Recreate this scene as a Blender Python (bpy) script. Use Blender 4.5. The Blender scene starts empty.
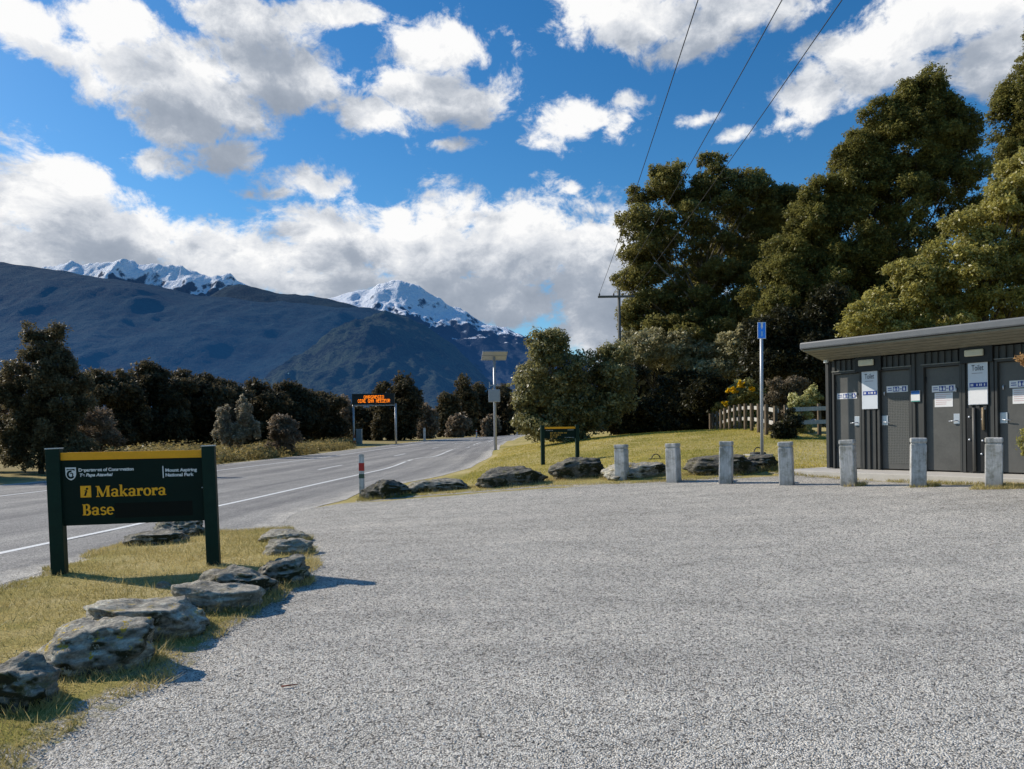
import bpy, bmesh, math, random
import numpy as np
from mathutils import Vector, Matrix, noise
from mathutils.geometry import delaunay_2d_cdt
rad = math.radians
C = bpy.context.scene.collection
F = 760.0; HOR = 433.0; ROLL = 0.014; EYE = 1.65
CR, SR = math.cos(ROLL), math.sin(ROLL)

# ------------------------------------------------------------------ measuring helpers (survey of the place)
def ray(px, py):
    x = (px - 512) / F; y = (HOR - py) / F
    return x * CR + y * SR, -x * SR + y * CR
def P(px, py, Y):
    a, b = ray(px, py)
    return Vector((a * Y, Y, EYE + b * Y))

# ------------------------------------------------------------------ terrain height: thin plate spline through surveyed points
ctrl = []
for Y in (-12, -5, 0, 3.5):
    for X in (-25, -12, -6, -2, 2, 6, 12, 25):
        ctrl.append((X, Y, 0.0 if X > -8 else 0.06))
def road_z(Y): return 0.10 + 0.0095 * math.log1p(math.exp((Y - 45) / 8.0)) * 8.0
RD = 0.0447
for Y in (7, 12, 18, 26, 36, 50, 70, 95, 120):
    for d in (5.2, 8, 12, 17):
        ctrl.append((-d + RD * Y, Y, road_z(Y)))
    for d in (24, 34, 46):
        ctrl.append((-d + RD * Y, Y, road_z(Y) + 0.08))
BOL = [(622, 482), (674, 483), (726, 484), (787, 485), (849, 486), (918, 487), (994, 487)]
BA, BB = Vector((2.44, 16.8, 0)), Vector((7.9, 12.5, 0))
def bol_pt(i):
    px, py = BOL[i]
    k = ray(px, py)[0]
    d = BB - BA                       # X = k*Y on the line BA + t d
    t = (k * BA.y - BA.x) / (d.x - k * d.y)
    return P(px, py, BA.y + t * d.y)
for i in range(7): ctrl.append(tuple(bol_pt(i)))
for a in [(60, 575, 8.2), (214, 567, 8.55), (362, 498, 17), (385, 500, 16.4), (512, 487, 16.9), (560, 463, 25),
          (716, 433, 43), (775, 438, 26), (819, 436, 26), (609, 438, 33), (530, 444, 40), (495, 453, 50),
          (762, 462, 17.2), (690, 455, 22)]:
    ctrl.append(tuple(P(*a)))
UX = Vector((0.578, -0.816, 0)); UN = Vector((-0.816, -0.578, 0))
C0 = P(829, 467.8, 16.8); PADZ = C0.z
for s in (0, 3, 6, 9):
    for o in (1.25, -0.5, -3):
        q = C0 + UX * s + UN * o
        ctrl.append((q.x, q.y, PADZ - 0.13))
for a in [(20, 16, 1.0), (20, 30, 1.6), (20, 50, 2.0), (6, 60, 1.6), (10, 85, 1.7), (3, 120, 1.2), (40, 10, .9), (40, 40, 2.0), (40, 90, 2.0), (20, 120, 1.6)]:
    ctrl.append(a)
cp = np.array(ctrl, float)
def _U(r2): return np.where(r2 > 1e-9, r2 * np.log(np.maximum(r2, 1e-9)), 0.0)
n = len(cp); xs = cp[:, :2] / 20.0
K = _U(((xs[:, None] - xs[None]) ** 2).sum(-1)) + np.eye(n) * 0.02
Pm = np.c_[np.ones(n), xs]
A = np.zeros((n + 3, n + 3)); A[:n, :n] = K; A[:n, n:] = Pm; A[n:, :n] = Pm.T
sol = np.linalg.solve(A, np.r_[cp[:, 2], 0, 0, 0]); W_, A_ = sol[:n], sol[n:]
def Hs(X, Y):
    X = np.clip(np.asarray(X, float), -44, 40); Y = np.clip(np.asarray(Y, float), -11, 118)
    q = np.stack([X.ravel(), Y.ravel()], 1) / 20.0
    out = np.empty(len(q))
    for i in range(0, len(q), 20000):
        b = q[i:i + 20000]
        out[i:i + 20000] = _U(((b[:, None] - xs[None]) ** 2).sum(-1)) @ W_ + A_[0] + b @ A_[1:]
    return out.reshape(X.shape)
def h(x, y): return float(Hs(np.array([x]), np.array([y]))[0])
def G(px, py):
    a, b = ray(px, py); Y = np.linspace(2.5, 140, 6000)
    d = EYE + b * Y - Hs(a * Y, Y)
    i = np.argmax(d < 0) if (d < 0).any() else len(Y) - 1
    return Vector((a * Y[i], Y[i], float(Hs(a * Y[i:i+1], Y[i:i+1])[0])))

# ------------------------------------------------------------------ node helpers
def N(t, typ, ins=None, **pr):
    nd = t.nodes.new(typ)
    for k, v in pr.items(): setattr(nd, k, v)
    for k, v in (ins or {}).items():
        if isinstance(v, bpy.types.NodeSocket): t.links.new(v, nd.inputs[k])
        else: nd.inputs[k].default_value = v
    return nd
def M_(t, op, a, b=0.0, c=None, clamp=False):
    ins = {0: a, 1: b}
    if c is not None: ins[2] = c
    return N(t, 'ShaderNodeMath', ins, operation=op, use_clamp=clamp).outputs[0]
def mixc(t, f, a, b, blend='MIX'):
    c4 = lambda v: v if isinstance(v, bpy.types.NodeSocket) else (*v[:3], 1)
    return N(t, 'ShaderNodeMix', {0: f, 6: c4(a), 7: c4(b)}, data_type='RGBA', blend_type=blend).outputs[2]
def ramp(t, f, stops, interp='LINEAR'):
    nd = N(t, 'ShaderNodeValToRGB', {0: f}); cr = nd.color_ramp; cr.interpolation = interp
    while len(cr.elements) < len(stops): cr.elements.new(0.5)
    for e, (p, c) in zip(cr.elements, stops):
        e.position = p; e.color = (*c, 1) if len(c) == 3 else c
    return nd.outputs[0]
def mapr(t, v, a, b, c=0.0, d=1.0, sm=False):
    return N(t, 'ShaderNodeMapRange', {0: v, 1: a, 2: b, 3: c, 4: d}, interpolation_type='SMOOTHSTEP' if sm else 'LINEAR').outputs[0]
def nz(t, vec, scale, detail=4.0, rough=.55, dist=0.0):
    return N(t, 'ShaderNodeTexNoise', {'Vector': vec, 'Scale': scale, 'Detail': detail, 'Roughness': rough, 'Distortion': dist}).outputs[0]
def newmat(name):
    m = bpy.data.materials.new(name); m.use_nodes = True; t = m.node_tree
    for nd in list(t.nodes): t.nodes.remove(nd)
    out = N(t, 'ShaderNodeOutputMaterial')
    return m, t, out
def finish(t, out, col, rough=.8, bump=None, bstr=.3, bdist=.01, spec=.3, metal=0.0):
    ins = {'Base Color': col if isinstance(col, bpy.types.NodeSocket) else (*col, 1), 'Roughness': rough, 'Specular IOR Level': spec, 'Metallic': metal}
    p = N(t, 'ShaderNodeBsdfPrincipled', ins)
    if bump is not None:
        b = N(t, 'ShaderNodeBump', {'Height': bump, 'Strength': bstr, 'Distance': bdist})
        t.links.new(b.outputs[0], p.inputs['Normal'])
    t.links.new(p.outputs[0], out.inputs[0])
    return p
def pos(t): return N(t, 'ShaderNodeNewGeometry').outputs['Position']
def objc(t): return N(t, 'ShaderNodeTexCoord').outputs['Object']
def paint(name, col, rough=.5, var=.15, scale=6.0, bump=.05, spec=.4, metal=0.0):
    m, t, out = newmat(name); v = objc(t)
    f = nz(t, v, scale, 6, .6); f2 = nz(t, v, scale * 9, 3)
    g = M_(t, 'ADD', M_(t, 'MULTIPLY', f, .7), M_(t, 'MULTIPLY', f2, .3))
    c = mixc(t, mapr(t, g, .3, .7), [x * (1 - var) for x in col], [min(1, x * (1 + var)) for x in col])
    finish(t, out, c, M_(t, 'ADD', rough - .08, M_(t, 'MULTIPLY', f, .16)), f2, bump, .004, spec, metal)
    return m

# ---- gravel node group
gg = bpy.data.node_groups.new('gravel_nodes', 'ShaderNodeTree')
gg.interface.new_socket('Color', in_out='OUTPUT', socket_type='NodeSocketColor')
gg.interface.new_socket('Height', in_out='OUTPUT', socket_type='NodeSocketFloat')
t = gg; go = N(t, 'NodeGroupOutput'); v = pos(t)
wv = N(t, 'ShaderNodeVectorMath', {0: v, 1: (1, 1, .3)}, operation='MULTIPLY').outputs[0]
vo = N(t, 'ShaderNodeTexVoronoi', {'Vector': wv, 'Scale': 92.0, 'Randomness': 1.0})
vo2 = N(t, 'ShaderNodeTexVoronoi', {'Vector': wv, 'Scale': 52.0, 'Randomness': 1.0})
cs = N(t, 'ShaderNodeSeparateColor', {0: vo.outputs['Color']}); cs2 = N(t, 'ShaderNodeSeparateColor', {0: vo2.outputs['Color']})
lum = M_(t, 'ADD', M_(t, 'MULTIPLY', cs.outputs[0], .62), M_(t, 'MULTIPLY', cs2.outputs[1], .38))
gc = ramp(t, lum, [(0, (.05, .05, .05)), (.24, (.29, .285, .272)), (.48, (.62, .61, .575)), (.76, (.84, .825, .78)), (1, (.93, .92, .88))])
tint = mixc(t, mapr(t, cs.outputs[1], .8, 1, 0, .35), (1, 1, 1), (1.0, .80, .58))
gc = mixc(t, 1.0, gc, tint, 'MULTIPLY')
gap = mapr(t, vo.outputs['Distance'], .35, .75, 1, .35)
gc = mixc(t, 1.0, gc, mixc(t, gap, (.25, .25, .25), (1, 1, 1)), 'MULTIPLY')
big = nz(t, N(t, 'ShaderNodeMapping', {'Vector': v, 'Rotation': (0, 0, .25), 'Scale': (.35, 1.5, 1)}).outputs[0], .9, 5, .62, .6); mid = nz(t, v, 3.2, 4, .6); med = nz(t, v, 11., 3, .7)
bm_ = M_(t, 'ADD', M_(t, 'ADD', M_(t, 'MULTIPLY', big, .45), M_(t, 'MULTIPLY', mid, .3)), M_(t, 'MULTIPLY', med, .25))
gc = mixc(t, 1.0, gc, ramp(t, bm_, [(.39, (.80, .80, .79)), (.49, (.99, .99, .98)), (.60, (1.18, 1.175, 1.15))]), 'MULTIPLY')
hh = M_(t, 'SUBTRACT', 1.0, vo.outputs['Distance'])
gc = mixc(t, 1.0, gc, (.965, .92, .865), 'MULTIPLY')
t.links.new(gc, go.inputs[0])
t.links.new(M_(t, 'ADD', M_(t, 'MULTIPLY', hh, .7), M_(t, 'ADD', M_(t, 'MULTIPLY', cs2.outputs[2], .35), M_(t, 'MULTIPLY', med, .8))), go.inputs[1])
# ---- grass node group
gr = bpy.data.node_groups.new('grass_nodes', 'ShaderNodeTree')
gr.interface.new_socket('Color', in_out='OUTPUT', socket_type='NodeSocketColor')
gr.interface.new_socket('Height', in_out='OUTPUT', socket_type='NodeSocketFloat')
t = gr; go = N(t, 'NodeGroupOutput'); v = pos(t)
a = nz(t, v, .35, 4, .6); b = nz(t, v, 2.6, 5, .65); c_ = nz(t, v, 42., 4, .75)
gsel = M_(t, 'ADD', M_(t, 'ADD', M_(t, 'MULTIPLY', a, .55), M_(t, 'MULTIPLY', b, .35)), M_(t, 'MULTIPLY', c_, .15))
col = ramp(t, gsel, [(.37, (.17, .175, .04)), (.46, (.33, .285, .085)), (.55, (.48, .385, .155)), (.67, (.60, .51, .27))])
col = mixc(t, 1.0, col, ramp(t, c_, [(.3, (.5, .5, .5)), (.55, (1, 1, 1)), (.75, (1.3, 1.25, 1.1))]), 'MULTIPLY')
t.links.new(col, go.inputs[0]); t.links.new(M_(t, 'ADD', M_(t, 'MULTIPLY', c_, .6), b), go.inputs[1])
def grp(t, g):
    nd = N(t, 'ShaderNodeGroup'); nd.node_tree = g; return nd

def mat_ground():
    m, t, out = newmat('grass_ground'); g = grp(t, gr); v = pos(t)
    sx = N(t, 'ShaderNodeSeparateXYZ', {0: v})
    f = M_(t, 'MULTIPLY', mapr(t, M_(t, 'ADD', sx.outputs[0], M_(t, 'MULTIPLY', sx.outputs[1], -.0447)), -14, -20), mapr(t, nz(t, v, .5, 4), .35, .6, .45, .9))
    col = mixc(t, f, g.outputs[0], (.26, .20, .09))
    finish(t, out, col, .95, g.outputs[1], .6, .03, .1); return m
def mat_gravel():
    m, t, out = newmat('gravel'); g = grp(t, gg); v = pos(t)
    e = N(t, 'ShaderNodeAttribute', attribute_name='edge').outputs['Fac']
    gs = grp(t, gr)
    f = mapr(t, M_(t, 'ADD', M_(t, 'MULTIPLY', e, 1.6), M_(t, 'MULTIPLY', nz(t, v, 5, 5, .7), 1.0)), .45, .75, .85, 0)
    finish(t, out, mixc(t, f, g.outputs[0], gs.outputs[0]), .92, g.outputs[1], .75, .016, .15); return m
def mat_verge():
    m, t, out = newmat('verge_grass'); g = grp(t, gr); k = grp(t, gg); v = pos(t)
    e = N(t, 'ShaderNodeAttribute', attribute_name='edge').outputs['Fac']
    w = M_(t, 'ADD', M_(t, 'MULTIPLY', e, 1.5), M_(t, 'MULTIPLY', M_(t, 'SUBTRACT', nz(t, v, 4.5, 6, .7), .5), 1.7))
    f = mapr(t, w, .12, .42)
    dirt = mixc(t, .45, k.outputs[0], (.33, .27, .18))
    c1 = mixc(t, mapr(t, w, .0, .25), k.outputs[0], dirt)
    green = mixc(t, mapr(t, e, .9, .25, 0, .55), g.outputs[0], (.24, .22, .04))
    col = mixc(t, f, c1, green)
    hgt = M_(t, 'ADD', M_(t, 'MULTIPLY', g.outputs[1], .5), M_(t, 'MULTIPLY', k.outputs[1], .5))
    finish(t, out, col, .95, hgt, .7, .018, .1); return m
def mat_road():
    m, t, out = newmat('chipseal'); v = pos(t); k = grp(t, gg)
    vo = N(t, 'ShaderNodeTexVoronoi', {'Vector': v, 'Scale': 75.0})
    cs = N(t, 'ShaderNodeSeparateColor', {0: vo.outputs['Color']})
    base = ramp(t, cs.outputs[0], [(0, (.15, .148, .145)), (.5, (.31, .305, .295)), (1, (.55, .54, .515))])
    # wheel tracks run along the road
    sx = N(t, 'ShaderNodeSeparateXYZ', {0: v}); d = M_(t, 'ADD', sx.outputs[0], M_(t, 'MULTIPLY', sx.outputs[1], -RD))
    sv = N(t, 'ShaderNodeCombineXYZ', {0: M_(t, 'MULTIPLY', d, 1.0), 1: M_(t, 'MULTIPLY', sx.outputs[1], .035), 2: 0.0}).outputs[0]
    st = nz(t, sv, 1.1, 5, .6); bl = nz(t, v, .8, 5, .65)
    base = mixc(t, 1.0, base, ramp(t, st, [(.36, (.72, .72, .74)), (.5, (1, 1, 1)), (.62, (1.22, 1.21, 1.19))]), 'MULTIPLY')
    base = mixc(t, 1.0, base, (.76, .74, .715), 'MULTIPLY')
    base = mixc(t, 1.0, base, ramp(t, bl, [(.3, (.85, .85, .86)), (.7, (1.12, 1.12, 1.1))]), 'MULTIPLY')
    e = N(t, 'ShaderNodeAttribute', attribute_name='edge').outputs['Fac']
    f = mapr(t, M_(t, 'ADD', M_(t, 'MULTIPLY', e, .9), M_(t, 'MULTIPLY', M_(t, 'SUBTRACT', nz(t, v, 3.5, 6, .75), .5), 1.6)), .05, .55, 1, 0)
    finish(t, out, mixc(t, f, base, k.outputs[0]), .85, vo.outputs['Distance'], .35, .006, .25); return m
def mat_marking():
    m, t, out = newmat('road_paint'); v = pos(t)
    w = nz(t, v, 30, 5, .7)
    finish(t, out, mixc(t, mapr(t, w, .3, .48), (.30, .30, .29), (.80, .80, .77)), .7, w, .3, .004, .3); return m
def mat_rock(name, tone=1.0, moss_shade=.3, lichen=.5, warm=0.0):
    m, t, out = newmat(name); v = objc(t)
    sc = N(t, 'ShaderNodeMapping', {'Vector': v, 'Rotation': (.15, .2, .1), 'Scale': (1, 1, 2.6)}).outputs[0]
    a = nz(t, sc, 3.5, 8, .68, .6); b = nz(t, sc, 16, 6, .7, .4); f = nz(t, v, 55, 4, .7)
    g = M_(t, 'ADD', M_(t, 'ADD', M_(t, 'MULTIPLY', a, .45), M_(t, 'MULTIPLY', b, .35)), M_(t, 'MULTIPLY', f, .2))
    w = lambda c: tuple(min(.85, x * tone * k) for x, k in zip(c, (1.12 + warm, 1.02, .86 - warm)))
    col = ramp(t, g, [(.34, w((.035, .036, .038))), (.45, w((.13, .13, .125))), (.54, w((.25, .25, .24))), (.66, w((.44, .435, .41)))])
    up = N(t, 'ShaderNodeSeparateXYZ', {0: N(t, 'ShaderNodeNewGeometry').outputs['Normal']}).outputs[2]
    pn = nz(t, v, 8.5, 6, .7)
    dark = M_(t, 'MULTIPLY', mapr(t, nz(t, v, 2.6, 5, .65), .44, .6), mapr(t, up, .75, .15))  # steep faces: dark moss plus their shade put into the colour
    col = mixc(t, M_(t, 'MULTIPLY', dark, moss_shade * 2.2, clamp=True), col, (.030, .032, .016))
    ms = M_(t, 'MULTIPLY', mapr(t, nz(t, v, 7, 5, .75), .56, .64), mapr(t, up, -.2, .5))
    col = mixc(t, M_(t, 'MULTIPLY', ms, moss_shade, clamp=True), col, (.13, .12, .035))
    li = M_(t, 'MULTIPLY', mapr(t, pn, .57, .61), mapr(t, up, .25, .6))
    col = mixc(t, M_(t, 'MULTIPLY', li, lichen, clamp=True), col, (.56, .38, .025))
    wl = M_(t, 'MULTIPLY', mapr(t, nz(t, v, 13, 4, .7), .60, .66), .5)
    col = mixc(t, wl, col, w((.45, .46, .42)))
    finish(t, out, col, .9, M_(t, 'ADD', M_(t, 'MULTIPLY', b, 1.0), M_(t, 'MULTIPLY', f, .35)), .9, .035, .2); return m
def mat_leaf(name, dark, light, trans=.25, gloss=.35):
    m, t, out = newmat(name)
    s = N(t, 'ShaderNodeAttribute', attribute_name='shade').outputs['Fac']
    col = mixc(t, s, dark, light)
    p = N(t, 'ShaderNodeBsdfPrincipled', {'Base Color': col, 'Roughness': .44, 'Specular IOR Level': gloss * .6})
    tr = N(t, 'ShaderNodeBsdfTranslucent', {'Color': mixc(t, .5, col, [x * 1.3 for x in light])})
    mx = N(t, 'ShaderNodeMixShader', {0: trans, 1: p.outputs[0], 2: tr.outputs[0]})
    t.links.new(mx.outputs[0], out.inputs[0]); return m
def mat_wood(name, dark, light, green=.0):
    m, t, out = newmat(name); v = objc(t)
    v0 = v; rn = N(t, 'ShaderNodeObjectInfo').outputs['Location']; v = N(t, 'ShaderNodeVectorMath', {0: v, 1: rn}, operation='ADD').outputs[0]
    sv = N(t, 'ShaderNodeMapping', {'Vector': v, 'Scale': (1, 1, .08)}).outputs[0]
    g = nz(t, sv, 34, 6, .7, .3); k = nz(t, v, 5, 5, .6)
    col = mixc(t, mapr(t, M_(t, 'ADD', M_(t, 'MULTIPLY', g, .7), M_(t, 'MULTIPLY', k, .3)), .33, .68), dark, light)
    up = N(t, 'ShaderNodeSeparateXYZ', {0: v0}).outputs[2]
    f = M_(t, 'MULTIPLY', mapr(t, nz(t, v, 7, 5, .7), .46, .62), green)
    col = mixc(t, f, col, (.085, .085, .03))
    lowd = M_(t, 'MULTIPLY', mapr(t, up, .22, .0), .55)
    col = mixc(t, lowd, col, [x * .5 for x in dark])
    finish(t, out, col, .85, g, .5, .006, .2); return m
def mat_bark(name, dark, light):
    m, t, out = newmat(name); v = objc(t)
    sv = N(t, 'ShaderNodeMapping', {'Vector': v, 'Scale': (1, 1, .25)}).outputs[0]
    g = nz(t, sv, 9, 6, .7)
    finish(t, out, mixc(t, mapr(t, g, .35, .65), dark, light), .95, g, .8, .03, .1); return m
def mat_emit(name, col, strength, base):
    m, t, out = newmat(name)
    p = finish(t, out, base, .5)
    p.inputs['Emission Color'].default_value = (*col, 1); p.inputs['Emission Strength'].default_value = strength
    return m
def mat_mountain(name, lit, dark, snowline=None, snowband=120, scale=.05, haze_glow=(.02, .05, .11), hz=1.0):
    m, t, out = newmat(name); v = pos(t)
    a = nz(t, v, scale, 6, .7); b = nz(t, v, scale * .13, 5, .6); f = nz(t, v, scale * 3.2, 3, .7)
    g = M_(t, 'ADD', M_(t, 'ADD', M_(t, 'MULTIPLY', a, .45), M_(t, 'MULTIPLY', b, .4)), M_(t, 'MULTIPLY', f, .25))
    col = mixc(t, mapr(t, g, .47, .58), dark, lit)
    if snowline is not None:
        s3 = N(t, 'ShaderNodeSeparateXYZ', {0: v}); z = s3.outputs[2]
        nn = N(t, 'ShaderNodeSeparateXYZ', {0: N(t, 'ShaderNodeNewGeometry').outputs['Normal']}).outputs[2]
        r = nz(t, N(t, 'ShaderNodeMapping', {'Vector': v, 'Scale': (1.3, .7, .45)}).outputs[0], scale * .9, 8, .78, .5)
        e = M_(t, 'ADD', M_(t, 'ADD', z, M_(t, 'MULTIPLY', M_(t, 'SUBTRACT', r, .5), snowband * 3.2)), M_(t, 'MULTIPLY', M_(t, 'SUBTRACT', nn, .80), snowband * 7.0))
        col = mixc(t, mapr(t, e, snowline, snowline + snowband * .5), col, (.80, .82, .86))
    p = finish(t, out, col, .95, M_(t, 'ADD', a, M_(t, 'MULTIPLY', f, .6)), 1.0, 26.0, .05)
    p.inputs['Emission Color'].default_value = (*haze_glow, 1); t.links.new(mapr(t, N(t, 'ShaderNodeSeparateXYZ', {0: v}).outputs[2], 60, 650 if snowline is None else 1000, hz * 1.25, hz * .75), p.inputs['Emission Strength'])  # blue surface emission imitates aerial haze, stronger low down
    return m

# ------------------------------------------------------------------ object helpers
def link(o, parent=None):
    C.objects.link(o)
    if parent is not None: o.parent = parent
    return o
def tag(o, label=None, cat=None, group=None, kind=None):
    for k, v in (('label', label), ('category', cat), ('group', group), ('kind', kind)):
        if v: o[k] = v
    return o
def thing(name, loc, label, cat, rz=0, group=None):
    o = bpy.data.objects.new(name, None); link(o); o.location = loc; o.rotation_euler = (0, 0, rz); o.empty_display_size = .2
    return tag(o, label, cat, group)
def from_bm(name, bm, mat, parent=None, smooth=False):
    me = bpy.data.meshes.new(name); bm.to_mesh(me); bm.free()
    if mat: me.materials.append(mat)
    if smooth: me.polygons.foreach_set('use_smooth', [True] * len(me.polygons))
    return link(bpy.data.objects.new(name, me), parent)
def box(bm, x0, x1, y0, y1, z0, z1, bev=0.0):
    r = bmesh.ops.create_cube(bm, size=1.0); vs = r['verts']
    bmesh.ops.scale(bm, vec=(x1 - x0, y1 - y0, z1 - z0), verts=vs)
    bmesh.ops.translate(bm, vec=((x0 + x1) / 2, (y0 + y1) / 2, (z0 + z1) / 2), verts=vs)
    if bev > 0:
        es = list({e for v in vs for e in v.link_edges})
        bmesh.ops.bevel(bm, geom=es, offset=bev, segments=2, affect='EDGES', profile=.5)
def boxo(name, dims, mat, parent, bev=.004):
    bm = bmesh.new(); box(bm, *dims, bev); return from_bm(name, bm, mat, parent)
def tube(bm, pts, rs, seg=8, cap=True):
    pts = [Vector(p) for p in pts]; rings = []
    for i, p in enumerate(pts):
        d = (pts[min(i + 1, len(pts) - 1)] - pts[max(i - 1, 0)]).normalized()
        a = d.orthogonal().normalized() if i == 0 else (a - d * a.dot(d)).normalized()
        b = d.cross(a)
        rings.append([bm.verts.new(p + (a * math.cos(2 * math.pi * k / seg) + b * math.sin(2 * math.pi * k / seg)) * rs[i]) for k in range(seg)])
    for r0, r1 in zip(rings, rings[1:]):
        for k in range(seg): bm.faces.new((r0[k], r0[(k + 1) % seg], r1[(k + 1) % seg], r1[k]))
    if cap: bm.faces.new(rings[0][::-1]); bm.faces.new(rings[-1])
def tubeo(name, pts, rs, mat, parent=None, seg=10):
    bm = bmesh.new(); tube(bm, pts, rs, seg); return from_bm(name, bm, mat, parent, True)
def np_mesh(name, V, faces_n, idx, mat, parent=None, attrs=None, smooth=False):
    me = bpy.data.meshes.new(name); me.vertices.add(len(V)); me.vertices.foreach_set('co', np.ascontiguousarray(V, np.float32).ravel())
    nf = len(idx) // faces_n
    me.loops.add(len(idx)); me.loops.foreach_set('vertex_index', np.ascontiguousarray(idx, np.int32))
    me.polygons.add(nf); me.polygons.foreach_set('loop_start', np.arange(nf, dtype=np.int32) * faces_n)
    me.polygons.foreach_set('loop_total', np.full(nf, faces_n, np.int32))
    for k, a in (attrs or {}).items():
        at = me.attributes.new(k, 'FLOAT', 'POINT'); at.data.foreach_set('value', np.ascontiguousarray(a, np.float32))
    me.update(calc_edges=True); me.validate()
    if smooth: me.polygons.foreach_set('use_smooth', [True] * nf)
    if mat: me.materials.append(mat)
    return link(bpy.data.objects.new(name, me), parent)

# ------------------------------------------------------------------ ground sheets
def poly_dist(Q, poly):
    p = np.array(poly); q = np.roll(p, -1, 0); d = np.full(len(Q), 1e9)
    for a, b in zip(p, q):
        ab = b - a; t = np.clip(((Q - a) @ ab) / max(ab @ ab, 1e-9), 0, 1)
        d = np.minimum(d, np.hypot(*(Q - a - t[:, None] * ab).T))
    return d
def inside(Q, poly):
    p = np.array(poly); r = np.zeros(len(Q), bool); j = len(p) - 1
    for i in range(len(p)):
        c = ((p[i, 1] > Q[:, 1]) != (p[j, 1] > Q[:, 1])) & (Q[:, 0] < (p[j, 0] - p[i, 0]) * (Q[:, 1] - p[i, 1]) / (p[j, 1] - p[i, 1] + 1e-12) + p[i, 0])
        r ^= c; j = i
    return r
def densify(poly, step, jit, seed):
    rnd = random.Random(seed); out = []
    for a, b in zip(poly, poly[1:] + poly[:1]):
        a, b = Vector(a[:2]), Vector(b[:2]); st = step * max(1.0, min(a.y, b.y) / 15.0) ; k = max(1, int((b - a).length / st))
        nrm = Vector((-(b - a).y, (b - a).x)).normalized() if (b - a).length > 1e-6 else Vector((0, 0))
        for i in range(k):
            q = a.lerp(b, i / k); q = q + nrm * rnd.uniform(-jit, jit); out.append((q.x, q.y))
    return out
def sheet(name, poly, zoff, mat, step=.3, jit=0.0, seed=1, rise=0.0):
    bd = densify(poly, step, jit, seed)
    p = np.array(bd); x0, y0 = p.min(0); x1, y1 = p.max(0)
    pts = []
    y = y0
    while y < y1:
        c = step * max(1.0, y / 15.0)
        X = np.arange(x0, x1, c); pts.append(np.c_[X + (int(y / c) % 2) * c * .5, np.full(len(X), y)]); y += c * .9
    Q = np.concatenate(pts); Q = Q[inside(Q, bd)]; Q = Q[poly_dist(Q, bd) > step * .35]
    vs = [Vector(b) for b in bd] + [Vector(q) for q in Q]
    V, _, fc, *_ = delaunay_2d_cdt(vs, [], [list(range(len(bd)))], 1, 1e-5)
    V2 = np.array([(v.x, v.y) for v in V]); ed = poly_dist(V2, bd); z = Hs(V2[:, 0], V2[:, 1]) + zoff + rise * np.clip(ed / .3, 0, 1)
    idx = [i for f in fc if len(f) == 3 for i in f]
    o = np_mesh(name, np.c_[V2, z], 3, np.array(idx), mat, None, {'edge': poly_dist(V2, bd)}, True)
    return o, bd

gx = np.unique(np.r_[np.linspace(-9000, -300, 14), np.linspace(-300, -46, 18), np.arange(-46, -14, 1.0), np.arange(-14, 16, .4), np.arange(16, 46, 1.0), np.linspace(46, 300, 16), np.linspace(300, 9000, 14)])
gy = np.unique(np.r_[np.linspace(-600, -12, 12), np.arange(-12, 2, 1.0), np.arange(2, 30, .4), np.arange(30, 120, 1.5), np.linspace(120, 400, 30), np.linspace(400, 12000, 24)])
GX, GY = np.meshgrid(gx, gy); GZ = Hs(GX, GY)
ii = np.arange(GX.size).reshape(GX.shape)
quads = np.stack([ii[:-1, :-1], ii[:-1, 1:], ii[1:, 1:], ii[1:, :-1]], -1).reshape(-1)
tag(np_mesh('ground', np.c_[GX.ravel(), GY.ravel(), GZ.ravel()], 4, quads, mat_ground(), None, None, True), kind='structure')

g2 = lambda a: tuple(G(*a)[:2])
# gravel lot
farline = [g2(a) for a in [(345, 503), (385, 501), (470, 494), (560, 488), (622, 483.5)]]
q0 = C0 + UX * .2 + UN * 1.25; q1 = C0 + UX * 9 + UN * 1.25
lot = [(-7.5, -14), (26, -14), (26, 6), (q1.x, q1.y), (q0.x, q0.y), (bol_pt(2).x + .4, bol_pt(2).y + .55), (bol_pt(0).x, bol_pt(0).y + .15)] + farline[-2::-1] + [(-4.6, 15.0), (-6.2, 12.5), (-6.5, 6)]
tag(sheet('gravel_lot', lot, .006, mat_gravel(), .4, .04)[0], kind='structure')
# road
redge = [g2(a) for a in [(265, 531), (300, 512), (345, 500), (362, 491), (430, 478.5), (470, 468), (491, 457)]]
road_poly = [(-5.6, 3.0), (-5.2, 9.5)] + redge + [(-4.2 + RD * 75, 75), (-4.2 + RD * 120, 120), (-4.4 + RD * 400, 400), (-17.6 + RD * 400, 400), (-17.6 + RD * 120, 120), (-17.8 + RD * 40, 40), (-18.6 + RD * 25, 25), (-22, 12), (-26, 3)]
tag(sheet('road', road_poly, .0085, mat_road(), .5, .05)[0], kind='structure')
MARK = mat_marking()
def line_mesh(bm, d, Y0, Y1, w):
    k = max(2, int((Y1 - Y0) / 2)); pv = None
    for i in range(k + 1):
        Y = Y0 + (Y1 - Y0) * i / k; x = -d + RD * Y
        a = bm.verts.new((x - w / 2, Y, h(x - w / 2, Y) + .0135)); b = bm.verts.new((x + w / 2, Y, h(x + w / 2, Y) + .0135))
        if pv: bm.faces.new((pv[0], pv[1], b, a))
        pv = (a, b)
def line_obj(name, segs):
    bm = bmesh.new()
    for s in segs: line_mesh(bm, *s)
    tag(from_bm(name, bm, MARK), kind='structure')
def dY(px, py):
    g = G(px, py); return -(g.x - RD * g.y), g.y
dR = dY(225, 505)[0]; dC = dY(400, 455)[0]; dL = dY(30, 493)[0]
line_obj('road_edge_line', [(dR, 3, 260, .14), (dL, 3, 260, .12)])
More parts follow.
